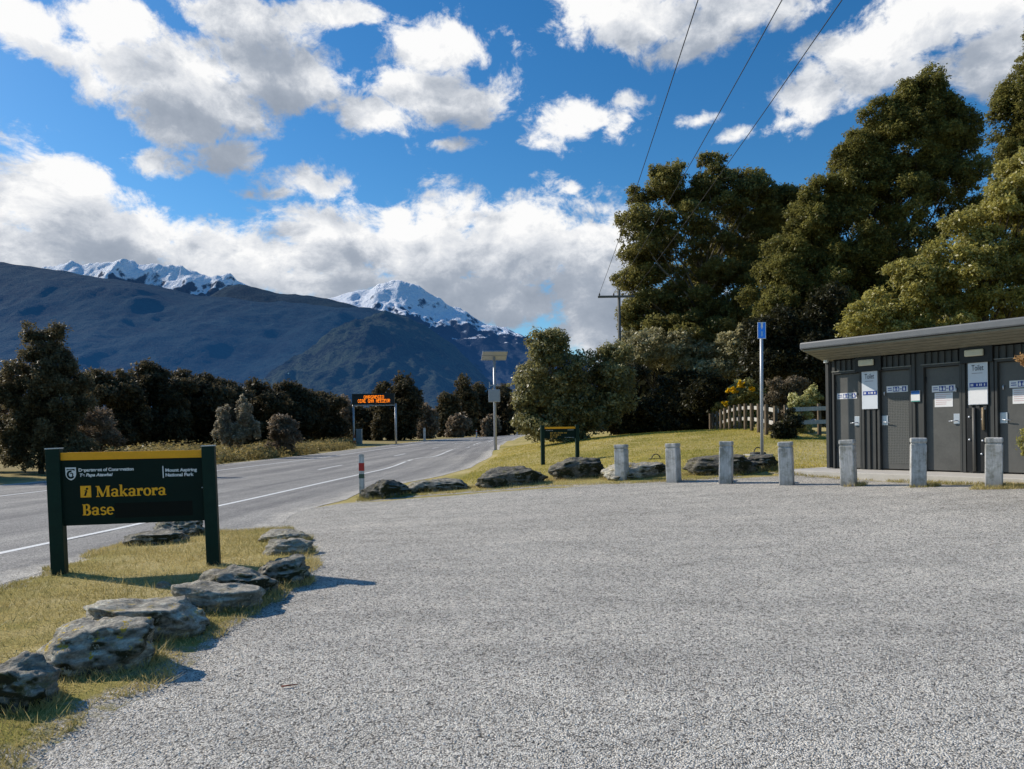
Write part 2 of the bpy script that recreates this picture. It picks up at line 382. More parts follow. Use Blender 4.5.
yc = [dY(x, y)[1] for x, y in ((267, 470.3), (294, 466.3), (385, 456.3), (416, 452.6))]
per = yc[2] - yc[0]
line_obj('road_centre_line', [(dC, yc[0] + k * per, yc[0] + k * per + (yc[1] - yc[0]) + .4, .13) for k in range(-3, 20)])
# grass island with the sign
isl = [g2(a) for a in [(-60, 800), (-150, 640), (-60, 606), (0, 588), (60, 566), (110, 547), (150, 539), (210, 533), (262, 530), (290, 529), (318, 541), (327, 553), (322, 572), (300, 592), (262, 617), (222, 645), (185, 676), (125, 712), (75, 745), (20, 790)]]
VERGE = mat_verge()
io, ibd = sheet('grass_verge', isl, .0015, VERGE, .15, .06, 3, .036); tag(io, kind='structure')
# dry grass lip along the far rocks, and a strip before the pad
lip = [g2(a) for a in [(352, 503), (410, 497.5), (480, 492), (560, 486.5), (620, 485), (720, 480), (745, 476), (700, 474), (600, 479), (500, 485), (420, 491), (362, 497)]]
lo, lbd = sheet('grass_lip', lip, .0015, VERGE, .2, .06, 4, .03); tag(lo, kind='structure')
st_ = [C0 + UX * s + UN * o for s, o in ((-.3, 1.2), (6, 1.2), (6, 1.75), (3.4, 1.7), (2.0, 1.55), (.6, 1.5), (-.5, 1.5))]
so, sbd = sheet('grass_strip', [(p.x, p.y) for p in st_], .008, VERGE, .2, .05, 5); tag(so, kind='structure')

# grass blades (stuff)
def blades(name, poly_bd, count, hgt, wid, mat, zoff, seed, edge_min=.0, where=None):
    rng = np.random.default_rng(seed); p = np.array(poly_bd); lo_, hi_ = p.min(0), p.max(0)
    Q = rng.uniform(lo_, hi_, (count * 3, 2)); Q = Q[inside(Q, poly_bd)][:count]
    if where is not None: Q = Q[where(Q)]
    d = poly_dist(Q, poly_bd)
    nv = np.array([noise.noise(Vector((x * 1.7, y * 1.7, seed))) for x, y in Q])
    keep = d * 1.6 + nv * .45 > edge_min + .02; Q, d, nv = Q[keep], d[keep], nv[keep]
    k = len(Q); z = Hs(Q[:, 0], Q[:, 1]) + zoff
    an = rng.uniform(0, 2 * np.pi, k); H_ = hgt * rng.uniform(.4, 1.25, k) * (1 + .5 * nv); w = wid * rng.uniform(.6, 1.3, k)
    base = np.c_[Q, z]; dx = np.c_[np.cos(an), np.sin(an), np.zeros(k)]
    tip = base + np.c_[rng.normal(0, .6, k) * H_, rng.normal(0, .6, k) * H_, H_]
    V = np.stack([base - dx * w[:, None], base + dx * w[:, None], tip], 1).reshape(-1, 3)
    sh = np.repeat(np.clip(.45 + .7 * np.array([noise.noise(Vector((x * .6, y * .6, 3.3))) for x, y in Q]) + rng.normal(0, .22, k), 0, 1), 3)
    return tag(np_mesh(name, V, 3, np.arange(3 * k), mat, None, {'shade': sh}), kind='stuff')
M_blade = mat_leaf('grass_blade', (.155, .16, .035), (.64, .51, .23), .3, .1)
blades('grass', ibd, 75000, .042, .0042, M_blade, .02, 11, .12)
blades('grass', ibd, 9000, .085, .005, M_blade, .02, 21, .55)
blades('grass', lbd, 12000, .05, .006, M_blade, .015, 12, .02)
blades('grass', sbd, 9000, .06, .006, M_blade, .015, 13, .02)
lawn = [g2(a) for a in [(440, 486), (478, 468), (494, 457.5), (520, 446)]] + [(1.2, 42), (3.5, 40), (10.5, 40), (10.5, 27), (11, 22), (C0.x - .2, C0.y + .3), (q0.x, q0.y + .2), (bol_pt(2).x + .4, bol_pt(2).y + .6), (bol_pt(0).x, bol_pt(0).y + .25), g2((560, 487))]
M_lawn = mat_leaf('lawn_blade', (.20, .21, .02), (.66, .53, .13), .3, .1)
blades('grass', lawn, 80000, .045, .008, M_lawn, 0, 14)
for i_, r_ in ((6, .55), (5, .3), (4, .22), (0, .3)):
    q_ = bol_pt(i_); pl_ = [(q_.x + .12 + r_ * (1.3 if k % 2 else .8) * math.cos(k * .7), q_.y - .05 + r_ * .6 * math.sin(k * .7)) for k in range(9)]
    blades('grass', pl_, 1500 if i_ == 6 else 500, .07, .006, M_blade, 0, 30 + i_, -.4)
# loose stones on the near gravel (stuff)
def stones(count, seed):
    rng = np.random.default_rng(seed)
    Y = 3.3 + rng.power(1.0, count) * 6.5; X = rng.uniform(-.70, .70, count) * (Y + .4)
    Q = np.c_[X, Y]; ok = ~inside(Q, ibd) | (poly_dist(Q, ibd) < rng.uniform(0, .25, count)); Q = Q[ok]; k = len(Q)
    r = rng.uniform(.0026, .0055, k) * rng.choice([1, 1, 1, 1.5], k)
    z = Hs(Q[:, 0], Q[:, 1]) + .004 + inside(Q, ibd) * .016
    oc = np.array([(1, 0, 0), (-1, 0, 0), (0, 1, 0), (0, -1, 0), (0, 0, 1), (0, 0, -1)], float)
    V = oc[None] * r[:, None, None] * rng.uniform(.6, 1.3, (k, 6, 1)) + rng.normal(0, .22, (k, 6, 3)) * r[:, None, None]
    V[:, :, 2] *= .7
    V += np.c_[Q, z + r * .3][:, None]
    f = np.array([(0, 2, 4), (2, 1, 4), (1, 3, 4), (3, 0, 4), (2, 0, 5), (1, 2, 5), (3, 1, 5), (0, 3, 5)])
    idx = (f[None] + (np.arange(k) * 6)[:, None, None]).reshape(-1)
    sh = np.repeat(rng.beta(1.6, 1.6, k), 6)
    m, t, out = newmat('loose_stone'); s = N(t, 'ShaderNodeAttribute', attribute_name='shade').outputs['Fac']
    finish(t, out, ramp(t, s, [(0, (.14, .14, .135)), (.35, (.40, .39, .365)), (.7, (.64, .62, .57)), (.93, (.82, .79, .73)), (1, (.62, .48, .33))]), .9)
    tag(np_mesh('loose_gravel', V.reshape(-1, 3), 3, idx, m, None, {'shade': sh}), kind='stuff')
stones(60000, 5)

# ------------------------------------------------------------------ rocks
def rock(name, px0, px1, yt, yb, label, mat, seed, depth=.7, layers=0, squash=1.0, rough=.16, base=None, rz=None, sub=5, group=None, cat='rock', tilt=0.0, bury=.18, boxy=.5):
    cx = (px0 + px1) / 2; g = base or G(cx, yb - .12 * (yb - yt)); Y = g.y
    w = (px1 - px0) / F * Y; dp = w * depth; hh = (yb - yt) / F * Y * squash * (.80 if Y < 11 else 1.0); w *= 1.06
    bm = bmesh.new(); bmesh.ops.create_icosphere(bm, subdivisions=sub, radius=1.0)
    rnd = random.Random(seed); off = Vector((rnd.uniform(-50, 50), rnd.uniform(-50, 50), seed * 3.7))
    sx, sy, sz = w / 2, dp / 2, hh * (1 + bury) / 2
    planes = []
    for _ in range(9):
        a = rnd.uniform(0, 6.283); el_ = rnd.uniform(-.15, .9); planes.append((Vector((math.cos(a) * math.cos(el_), math.sin(a) * math.cos(el_), math.sin(el_))), rnd.uniform(.68, .92)))
    planes.append((Vector((rnd.uniform(-.35, .1), rnd.uniform(-.35, .0), 1)).normalized(), rnd.uniform(.70, .86)))
    for v in bm.verts:
        p = v.co.copy(); l = max(abs(p.x), abs(p.y), abs(p.z))
        boxy_ = boxy * .75; q = p.lerp(p / l, boxy_) * (1 / (1 + .22 * boxy_))
        q *= 1 + noise.fractal(p * 1.2 + off, .9, 2.0, 3) * rough * 1.1
        for pn_, pd in planes:
            dd_ = q.dot(pn_) - pd
            if dd_ > 0: q -= pn_ * dd_ * .88
        q *= 1 + noise.fractal(p * 3.2 + off, .8, 2.1, 5) * rough * .45
        if layers:
            q.xy = q.xy * (1 + .014 * math.sin(q.z * layers * 5 + 3.5 * noise.noise(q * 1.6 + off) + seed))
        v.co = q
    co_ = np.array([v.co for v in bm.verts]); mn, mx = co_.min(0), co_.max(0)
    for v in bm.verts:
        q = Vector(((v.co[i] - (mn[i] + mx[i]) / 2) / ((mx[i] - mn[i]) / 2) * (sx, sy, sz)[i] for i in range(3)))
        v.co = q + q.normalized() * (noise.turbulence(Vector((q.x * 7, q.y * 7, q.z * 22)) + off, 4, False) - .5) * .03 * (hh / .35) ** .5
    bmesh.ops.rotate(bm, verts=bm.verts, cent=(0, 0, 0), matrix=Matrix.Rotation(tilt, 3, 'Y'))
    o = from_bm(name, bm, mat, None, True)
    o.location = (g.x * (1 + dp * .18 / g.y), g.y + dp * .18, h(g.x, g.y) + hh * .97 - sz); o.rotation_euler = (0, 0, rnd.uniform(-.25, .25) if rz is None else rz)
    return tag(o, label, cat, group)
RK = mat_rock('schist', 1.9, .5, .55); RKp = mat_rock('pale_schist', 1.7, .25, .15); RKd = mat_rock('mossy_schist', 1.35, .7, .12); RKm = mat_rock('lichen_schist', 1.9, .5, 1.0)
RKv = mat_rock('shaded_moss_schist', .75, .9, .06); RKw = mat_rock('pink_stone', 1.5, .05, 0, .13); RKl = mat_rock('pale_stone', 1.6, .05, .1)  # RKv: mossy, base tone darkened to carry shade of camera-facing sides
gi = 'rocks edging the grass verge round the big sign'; gj = 'rocks edging the far side of the gravel lot'
rock('rock', -26, 57, 652, 722, 'rounded grey boulder cut off by the left edge of the picture', RKd, 1, .8, 0, 1, .14, group=gi, boxy=.35)
rock('rock', 41, 152, 615, 684, 'large grey rock with bright yellow lichen patches on top', RKm, 2, .75, 2, 1, .16, group=gi, rz=.25, boxy=.5)
rock('rock', 88, 208, 597, 648, 'flat topped grey rock with dark overhanging right side, behind the lichen rock', RK, 7, .8, 3, 1, .14, group=gi, rz=.3, boxy=.65, tilt=.08)
rock('rock', 175, 262, 580, 618, 'pale layered slab rock beside the small white stone', RKp, 12, .75, 4, 1, .10, group=gi, rz=.35, boxy=.7, tilt=.05)
rock('rock', 195, 276, 563, 606, 'dark ribbed rock lying in the shadow of the big sign', RKd, 5, .7, 3, 1, .14, group=gi, rz=.3, boxy=.6)
rock('rock', 257, 309, 552, 592, 'dark upright rock on the gravel edge next to the sign shadow', RKd, 6, .9, 2, 1, .18, group=gi, boxy=.5)
rock('rock', 265, 311, 537, 559, 'pale streaked slab in front, lower of the two stacked slabs', RKp, 21, .9, 3, 1, .09, group=gi, boxy=.7)
rock('rock', 262, 309, 528, 545, 'pale slab behind, upper of the two at the tip of the verge', RKp, 22, .9, 3, 1, .10, group=gi, boxy=.7)
rock('rock', 127, 186, 528, 549, 'low pale edged rock seen below the sign panel by the road', RKd, 31, .7, 3, 1, .12, group=gi, boxy=.6)
rock('rock', 154, 207, 519, 541, 'dark blocky rock seen under the sign panel beside the right post', RKd, 34, .7, 2, 1, .16, group=gi, boxy=.5)
rock('stone', 156, 174, 580, 593, 'small round pinkish stone lying on the grass by the dark rock', RKw, 41, .9, 0, 1, .08, sub=4, cat='stone', boxy=.2)
rock('stone', 176, 197, 602, 622, 'small whitish stone leaning on the front of the pale slab', RKl, 42, .8, 0, 1, .10, sub=4, cat='stone', boxy=.3)
rock('rock', 361, 410, 481, 501, 'blunt rock with tan top at the foot of the red banded marker post', RKv, 51, .7, 2, 1, .14, group=gj, boxy=.6)
rock('rock', 407, 470, 480, 494, 'long low grey rock right of the marker post rock', RKd, 52, .5, 3, 1, .11, group=gj, boxy=.75)
rock('rock', 476, 548, 468, 489, 'wedge shaped mossy rock rising in the middle of the far edge', RKv, 53, .6, 2, 1, .16, group=gj, boxy=.4)
rock('rock', 548, 604, 459, 482, 'humped rock with white crest in front of the small green sign', RKv, 54, .7, 2, 1, .17, group=gj, boxy=.35)
rock('rock', 602, 668, 464, 481, 'stacked pale slab rock half hidden behind the leftmost bollards', RK, 55, .6, 4, 1, .12, group=gj, boxy=.6)
rock('rock', 684, 757, 456, 477, 'long dark mossy rock between the second and third bollards', RKv, 56, .5, 2, 1, .15, group=gj, boxy=.45)
rock('rock', 738, 779, 456, 472, 'dark rock at the foot of the blue sign pole', RKv, 57, .7, 2, 1, .15, group=gj, boxy=.4)
for i_, o_ in enumerate([o for o in bpy.data.objects if o.get('group') in (gi, gj)]):
    a_, b_ = o_.dimensions.x * .5 + .05, o_.dimensions.y * .5 + .05; c_, r_ = o_.location, o_.rotation_euler.z
    ring = [(c_.x + a_ * math.cos(k * .524) * math.cos(r_) - b_ * math.sin(k * .524) * math.sin(r_), c_.y + a_ * math.cos(k * .524) * math.sin(r_) + b_ * math.sin(k * .524) * math.cos(r_)) for k in range(12)]
    blades('grass', ring, 1600, .085 if o_['group'] == gi else .10, .005, M_blade, .015, 60 + i_, -.6, lambda Q, c_=c_, a_=a_, b_=b_, r_=r_: (((Q[:, 0] - c_.x) * math.cos(r_) + (Q[:, 1] - c_.y) * math.sin(r_)) / a_) ** 2 + ((-(Q[:, 0] - c_.x) * math.sin(r_) + (Q[:, 1] - c_.y) * math.cos(r_)) / b_) ** 2 > .42)
# reddish twig on gravel
tg = G(289, 689); tubeo('twig', [(tg.x - .045, tg.y - .01, tg.z + .018), (tg.x, tg.y, tg.z + .022), (tg.x + .045, tg.y + .03, tg.z + .018)], [.005, .006, .003], paint('red_bark', (.30, .09, .05), .8), None, 6)
tag(bpy.data.objects['twig'], 'short reddish twig lying on the open gravel', 'twig')

# ------------------------------------------------------------------ bollards
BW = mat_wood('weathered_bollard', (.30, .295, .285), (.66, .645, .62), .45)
def make_bollard(pt, label):
    b = thing('bollard', pt, label, 'bollard', 0, 'wooden bollards along the far edge of the gravel lot')
    bm = bmesh.new(); box(bm, -.125, .125, -.125, .125, -.12, .725, .018); from_bm('post', bm, BW, b)
    bm = bmesh.new(); box(bm, -.112, .112, -.112, .112, .72, .745, .002); box(bm, -.128, .128, -.128, .128, .744, .83, .02); from_bm('cap', bm, BW, b)
    return b
bl = ['grey wooden bollard standing in front of the stacked slab rock, leftmost', 'grey wooden bollard second from the left, left of the long mossy rock', 'grey wooden bollard just left of the blue sign pole', 'grey wooden bollard just right of the blue sign pole, left of the toilets',
      'grey wooden bollard in front of the first toilet door', 'grey wooden bollard between the second and third toilet doors', 'grey wooden bollard nearest the right edge, in front of the right toilet panel']
rnd = random.Random(4)
b0 = make_bollard(bol_pt(0), bl[0])
b0.rotation_euler = (rnd.uniform(-.02, .02), rnd.uniform(-.02, .02), -.55)
for i in range(1, 7):
    o = b0.copy(); C.objects.link(o); o.location = bol_pt(i); o['label'] = bl[i]; o.rotation_euler = (rnd.uniform(-.03, .03), rnd.uniform(-.035, .025), -.50 + rnd.uniform(-.14, .12))
    o.scale = (1, 1, (1, 1.01, 1.04, 1.0, 1.02, 1.03, .98)[i])
    for ch in b0.children:
        c = ch.copy(); C.objects.link(c); c.parent = o

# ------------------------------------------------------------------ lettering
class Ink:
    def __init__(s): s.bm = bmesh.new(); s.k = 0
    def poly(s, pts):
        s.k += 1; z = .0002 * (s.k % 9)
        s.bm.faces.new([s.bm.verts.new((x, -z, y)) for x, y in pts])
    def line(s, x0, y0, x1, y1, w, f):
        d = Vector((x1 - x0, y1 - y0)).normalized(); nn = Vector((-d.y, d.x)) * w / 2
        s.poly([f(x0 - nn.x, y0 - nn.y), f(x1 - nn.x, y1 - nn.y), f(x1 + nn.x, y1 + nn.y), f(x0 + nn.x, y0 + nn.y)])
    def vl(s, x, y0, y1, w, f): s.poly([f(x - w / 2, y0), f(x + w / 2, y0), f(x + w / 2, y1), f(x - w / 2, y1)])
    def rect(s, x0, x1, y0, y1, f=lambda x, y: (x, y)): s.poly([f(x0, y0), f(x1, y0), f(x1, y1), f(x0, y1)])
    def arc(s, cx, cy, rx, ry, a0, a1, ws, wt, f, n=18):   # ws: width at the sides, wt: at top and bottom
        s.k += 1; z = .0002 * (s.k % 9); pv = None
        for i in range(n + 1):
            a = rad(a0 + (a1 - a0) * i / n); w = wt + (ws - wt) * abs(math.cos(a)); c, sn = math.cos(a), math.sin(a)
            p = f(cx + (rx - w / 2) * c, cy + (ry - w / 2) * sn); q = f(cx + (rx + w / 2) * c, cy + (ry + w / 2) * sn)
            p = s.bm.verts.new((p[0], -z, p[1])); q = s.bm.verts.new((q[0], -z, q[1]))
            if pv: s.bm.faces.new((pv[0], pv[1], q, p))
            pv = (p, q)
    def obj(s, name, mat, parent, loc=(0, 0, 0)):
        bmesh.ops.recalc_face_normals(s.bm, faces=s.bm.faces)
        o = from_bm(name, s.bm, mat, parent); o.location = loc; return o
def glyph(ink, ch, x, y, u):
    f = lambda a, b: (x + a * u, y + b * u)
    L, V, R, Ar = (lambda *a: ink.line(*a, f)), (lambda *a: ink.vl(*a, f)), (lambda *a: ink.rect(*a, f)), (lambda *a: ink.arc(*a, f))
    if ch == 'M':
        V(.27, 0, 1.42, .15); L(.30, 1.42, .92, .05, .36); L(.92, .05, 1.50, 1.42, .13); V(1.62, 0, 1.42, .36)
        R(.05, .50, 0, .11); R(1.32, 1.92, 0, .11); R(.02, .48, 1.34, 1.45); R(1.40, 1.92, 1.34, 1.45); return 2.02
    if ch == 'a':
        V(.78, .05, .72, .30); Ar(.49, .66, .36, .33, 0, 165, .26, .15); Ar(.44, .28, .30, .25, 0, 360, .27, .14); R(.66, 1.08, 0, .11); return 1.12
    if ch == 'k':
        V(.25, 0, 1.55, .31); R(.02, .55, 0, .10); R(.02, .35, 1.46, 1.57); L(.38, .48, .88, .96, .14); L(.50, .56, .98, .02, .31); R(.66, 1.12, .90, 1.0); R(.76, 1.2, 0, .10); return 1.2
    if ch == 'r':
        V(.25, 0, 1.0, .31); R(.02, .58, 0, .10); R(.02, .35, .90, 1.0); Ar(.66, .62, .30, .33, 60, 170, .22, .20); Ar(.72, .80, .10, .10, 0, 360, .17, .17); return .92
    if ch == 'o': Ar(.53, .50, .40, .47, 0, 360, .31, .12, ); return 1.1
    if ch == 'B':
        V(.30, 0, 1.45, .34); R(.02, .62, 0, .10); R(.02, .62, 1.35, 1.45); Ar(.52, 1.07, .40, .36, -90, 90, .32, .11); Ar(.52, .38, .50, .36, -90, 90, .34, .11); R(.4, .56, .68, .78); return 1.26
    if ch == 's':
        Ar(.44, .74, .28, .24, 25, 265, .22, .17); Ar(.44, .27, .30, .25, 95, -155, .24, .17); return .90
    if ch == 'e': Ar(.50, .50, .38, .47, -2, 318, .29, .12); R(.24, .86, .47, .59); return 1.02
    return .5
def serif(text, x, y, u):
    ink = Ink()
    for ch in text: x += glyph(ink, ch, x, y, u)
    return ink
def sans(name, text, size, mat, parent, loc, shear=0.0, bold=0.0, width=None):
    cu = bpy.data.curves.new(name, 'FONT'); cu.body = text; cu.size = size; cu.shear = shear; cu.offset = bold
    to = bpy.data.objects.new(name, cu); C.objects.link(to)
    dg = bpy.context.evaluated_depsgraph_get(); me = bpy.data.meshes.new_from_object(to.evaluated_get(dg))
    bpy.data.objects.remove(to); bpy.data.curves.remove(cu)
    me.transform(Matrix.Rotation(math.pi / 2, 4, 'X'))
    if width:
        xs_ = [v.co.x for v in me.vertices]; me.transform(Matrix.Scale(width / (max(xs_) - min(xs_)), 4, (1, 0, 0)))
    me.materials.clear(); me.materials.append(mat); me.name = name
    o = link(bpy.data.objects.new(name, me), parent); o.location = loc; return o

GREEN = paint('sign_green', (.0045, .016, .012), .55, .2, 5, .05, .12); PGREEN = paint('post_green', (.007, .026, .018), .55, .25, 6, .05, .15)
YEL = paint('sign_yellow', (.90, .40, .004), .45, .1); WHT = paint('sign_white', (.75, .76, .76), .5, .05); CAPM = paint('post_cap', (.50, .53, .52), .5, .2)
DYEL = paint('letter_yellow', (.95, .44, .008), .5, .06)
# ------------------------------------------------------------------ big national park sign
LA = P(60, 575, 8.2); LB = P(214, 567, 8.55)
ang = math.atan2(LB.y - LA.y, LB.x - LA.x); SW = math.hypot(LB.x - LA.x, LB.y - LA.y)
sg = thing('park_sign', LA, 'large dark green park sign with yellow top band between two posts', 'sign', ang)
PH = 1.36; dz = LB.z - LA.z
for x0, z0 in ((0, 0), (SW, dz)):
    p = boxo('post', (-.068, .068, -.068, .068, -.2, PH), PGREEN, sg, .008); p.location = (x0, 0, z0); p.rotation_euler = (0, -.03, 0)
    boxo('post_cap', (-.071, .071, -.071, .071, PH, PH + .012), CAPM, p, .003)
pz0, pz1 = .53, 1.235
pn = boxo('panel', (-.005, SW - .09, -.02, .02, pz0, pz1), GREEN, sg, .003); pn.location = (.03, -.005, 0); pn.rotation_euler = (0, 0, 0)
def shear(o):   # the sign leans a little to the left as a whole
    o.data.transform(Matrix(((1, 0, -.03, 0), (0, 1, 0, 0), (dz / SW, 0, 1, 0), (0, 0, 0, 1))))
shear(pn)
yb = boxo('top_band', (-.005, SW - .09, -.024, .024, pz1 + .001, pz1 + .085), YEL, sg, .003); yb.location = (.03, -.005, 0); shear(yb)
PX = lambda px: (px - 58.0) / (205 - 58.0) * (SW - .085) - .005 + .0          # along the panel
def PZ(py, px): return pz1 - (py - (462.5 - (px - 58) * .0275)) / 62.0 * (pz1 - pz0) + 0.0
def put(o):
    o.parent = pn; o.location = (0, -.0225, 0); shear(o); return o
u_ = 7.2 / 62.0 * (pz1 - pz0)
ink = serif('Makarora', 0, 0, 1.0); w0 = max(v.co.x for v in ink.bm.verts)
sx_ = (PX(165.5) - PX(95)) / w0
bmesh.ops.scale(ink.bm, vec=(sx_, 1, u_), verts=ink.bm.verts)
bmesh.ops.translate(ink.bm, vec=(PX(95), 0, PZ(497, 95)), verts=ink.bm.verts); put(ink.obj('lettering', DYEL, pn))
ink = serif('Base', 0, 0, 1.0); w0 = max(v.co.x for v in ink.bm.verts)
bmesh.ops.scale(ink.bm, vec=((PX(112.5) - PX(81)) / w0, 1, u_), verts=ink.bm.verts)
bmesh.ops.translate(ink.bm, vec=(PX(81), 0, PZ(514.5, 81)), verts=ink.bm.verts); put(ink.obj('lettering', DYEL, pn))
ink = Ink(); ink.rect(PX(80), PX(90.5), PZ(497.5, 80), PZ(486.5, 80)); ic = put(ink.obj('information_icon', DYEL, pn))
ink = Ink(); c = (PX(85.3), PZ(492.3, 85)); s_ = 8.6 / 62.0 * (pz1 - pz0)
ff = lambda a, b: (c[0] + a * s_, c[1] + b * s_)
ink.line(.08, .12, -.10, -.36, .17, ff); ink.arc(.14, .36, .06, .06, 0, 360, .12, .12, ff); ink.rect(-.2, .02, -.42, -.34, ff); ink.rect(-.12, .12, .12, .20, ff)
o = ink.obj('letter_i', GREEN, ic, (0, -.002, 0)); shear(o)
# shield emblem
ink = Ink(); c = (PX(71.5), PZ(474.5, 71)); s_ = 5.6 / 62.0 * (pz1 - pz0)
ff = lambda a, b: (c[0] + a * s_ * .82, c[1] + b * s_)
ink.poly([ff(-1, 1), ff(-1, -.2), ff(-.85, -.62), ff(-.5, -.98), ff(0, -1.2), ff(.5, -.98), ff(.85, -.62), ff(1, -.2), ff(1, 1)])
sh_ = put(ink.obj('shield_emblem', WHT, pn))
ink = Ink()
ink.poly([ff(-.76, .74), ff(-.76, .50), ff(-.3, .62), ff(.2, .6), ff(.76, .42), ff(.76, .74)])
ink.arc(-.02, -.20, .56, .56, 70, 330, .40, .30, ff); ink.arc(.15, -.2, .22, .24, -60, 150, .22, .16, ff)
o = ink.obj('emblem_wave', GREEN, sh_, (0, -.002, 0)); shear(o)
def sign_text(txt, px0, px1, py, hpx, shr=0.0):
    o = sans('lettering', txt, hpx / 62 * (pz1 - pz0) * 1.35, WHT, pn, (0, 0, 0), shr, .0018, PX(px1) - PX(px0))
    o.data.transform(Matrix.Translation((PX(px0), 0, PZ(py, px0)))); return put(o)
sign_text('Department of Conservation', 79, 133.5, 472.8, 3.1); sign_text('Te Papa Atawhai', 79.5, 112, 477.6, 3.0, .25)
sign_text('Mount Aspiring', 165.5, 198, 472.6, 3.2); sign_text('National Park', 165.5, 194.5, 477.2, 3.2)
ink = Ink(); ink.rect(PX(162.8), PX(163.8), PZ(478.6, 163), PZ(467, 163)); put(ink.obj('divider_rule', WHT, pn))
ink = Ink(); ink.rect(PX(113), PX(192), PZ(517.3, 113), PZ(503, 113)); put(ink.obj('patch_strip', paint('patch_brown', (.0046, .0070, .0056), .55, .15, 6, .05, .12), pn))
for x, z in ((60.8, 492), (203, 488)): put(tubeo('bolt', [(PX(x), 0, PZ(z, x)), (PX(x), -.006, PZ(z, x))], [.007, .007], CAPM, pn, 8))

# ------------------------------------------------------------------ small green sign
sa = P(543, 464, 25); sb = P(577.5, 461.5, 25.2)
ss = thing('park_sign', sa, 'small dark green notice sign on the lawn with thin yellow top strip', 'sign', math.atan2(sb.y - sa.y, sb.x - sa.x))
W2 = (sb.xy - sa.xy).length
for x in (0, W2):
    p = boxo('post', (-.06, .06, -.06, .06, -.3, 1.28), PGREEN, ss, .006); p.location = (x, 0, 0)
p2 = boxo('panel', (.061, W2 - .061, -.02, .02, .83, 1.15), GREEN, ss, .003)
boxo('top_band', (.061, W2 - .061, -.024, .024, 1.151, 1.215), YEL, ss, .003)
def row_text(name, x0, x1, z, hh, mat, parent, seed, y=-.0215):
    rr = random.Random(seed); ink = Ink(); x = x0
    while x < x1 - hh:
        w = rr.uniform(.35, .7) * hh * rr.choice((1, 1, 1.3)); ink.rect(x, x + w, z, z + hh * rr.uniform(.75, 1.1)); x += w + hh * rr.choice((.18, .18, .18, .7))
    return ink.obj(name, mat, parent, (0, y, 0))
M_ltr = paint('letter_ochre', (.42, .24, .03), .6); M_lw = paint('letter_grey', (.34, .36, .36), .6)
row_text('lettering', .10, .36, 1.09, .025, M_lw, p2, 1); row_text('lettering', W2 - .33, W2 - .12, 1.10, .025, M_lw, p2, 2)
for k, (x1, z) in enumerate(((.85, .995), (.68, .925), (.50, .865))): row_text('lettering', .25, x1, z, .045, M_ltr, p2, 5 + k)
row_text('lettering', .74, W2 - .1, .85, .025, M_lw, p2, 3)

# ------------------------------------------------------------------ metals, posts
GALV = paint('galvanised_steel', (.42, .43, .45), .45, .15, 8, .03, .5, .35); DKM = paint('dark_steel', (.03, .032, .034), .5, .2)
# red banded marker post
mp = P(362, 498, 17); mt_ = thing('marker_post', mp, 'white edge marker post with red band by the road corner', 'marker post')
WOODW = mat_wood('white_timber', (.34, .34, .33), (.72, .71, .68), .45); RED = paint('marker_red', (.42, .025, .02), .5, .15)
hM = .98
boxo('post', (-.055, .055, -.03, .03, -.2, hM), WOODW, mt_, .006)
boxo('red_band', (-.0575, .0575, -.033, .033, hM * .62, hM * .80), RED, mt_, .002)
boxo('dark_band', (-.0570, .0570, -.0325, .0325, hM * .45, hM * .55), paint('marker_green', (.05, .09, .06), .6), mt_, .002)
# far white posts
for (px, yb_, Y, H_, lab) in ((424.6, 441, 105, 1.9, 'tall white post left of the road beyond the amber sign'), (476.6, 436.5, 150, 1.6, 'white roadside post among the far trees near the road bend'), (517, 431.5, 200, 1.5, 'farthest small white post at the road end by the big bush')):
    q = P(px, yb_, Y); q.z = h(q.x, q.y)
    r = thing('marker_post', q, lab, 'marker post'); w = .16 if Y < 120 else .12
    boxo('post', (-w, w, -.05, .05, -.2, H_), WOODW, r, .01); boxo('band', (-w - .003, w + .003, -.054, .054, H_ * .75, H_ * .86), RED if Y > 120 else CAPM, r, .002)
# solar powered mast
sp = P(495.5, 453, 50); sm = thing('solar_mast', sp, 'grey steel mast with tilted solar panel and control box beside the road', 'solar mast')
HS = (453 - 357) * 50 / F
tubeo('pole', [(0, 0, -.3), (0, 0, HS * .5), (0, 0, HS)], [.105, .095, .085], GALV, sm, 14)
tubeo('base_flange', [(0, 0, 0.02), (0, 0, .16)], [.2, .19], GALV, sm, 14)
ph = bpy.data.objects.new('solar_panel', None)
bm = bmesh.new(); box(bm, -.80, .80, -.55, .55, -.02, .025, .006); pnl = from_bm('solar_panel', bm, paint('panel_back', (.42, .46, .52), .6, .1), sm)
pnl.location = (.02, 0, HS + .10); pnl.rotation_euler = (rad(-24), 0, rad(8))
bpy.data.objects.remove(ph)
boxo('panel_cells', (-.76, .76, -.51, .51, .0255, .031), paint('solar_cells', (.012, .016, .04), .2, .2, 8, .0, .6), pnl, .001)
bm = bmesh.new(); box(bm, -.82, .82, -.575, -.55, -.045, .03, .003); box(bm, -.82, .82, .55, .575, -.045, .03, .003); box(bm, -.82, -.80, -.55, .55, -.045, .03, .003); box(bm, .80, .82, -.55, .55, -.045, .03, .003); box(bm, -.8, .8, -.03, .03, -.05, -.021, .002)
from_bm('panel_frame', bm, GALV, pnl)
cb = boxo('control_box', (-.40, .36, -.32, -.09, HS * .53, HS * .66), paint('box_grey', (.40, .43, .45), .5, .1), sm, .02)
boxo('box_door', (-.37, .33, -.335, -.321, HS * .54, HS * .65), paint('box_door_grey', (.36, .39, .41), .5, .1), cb, .006)
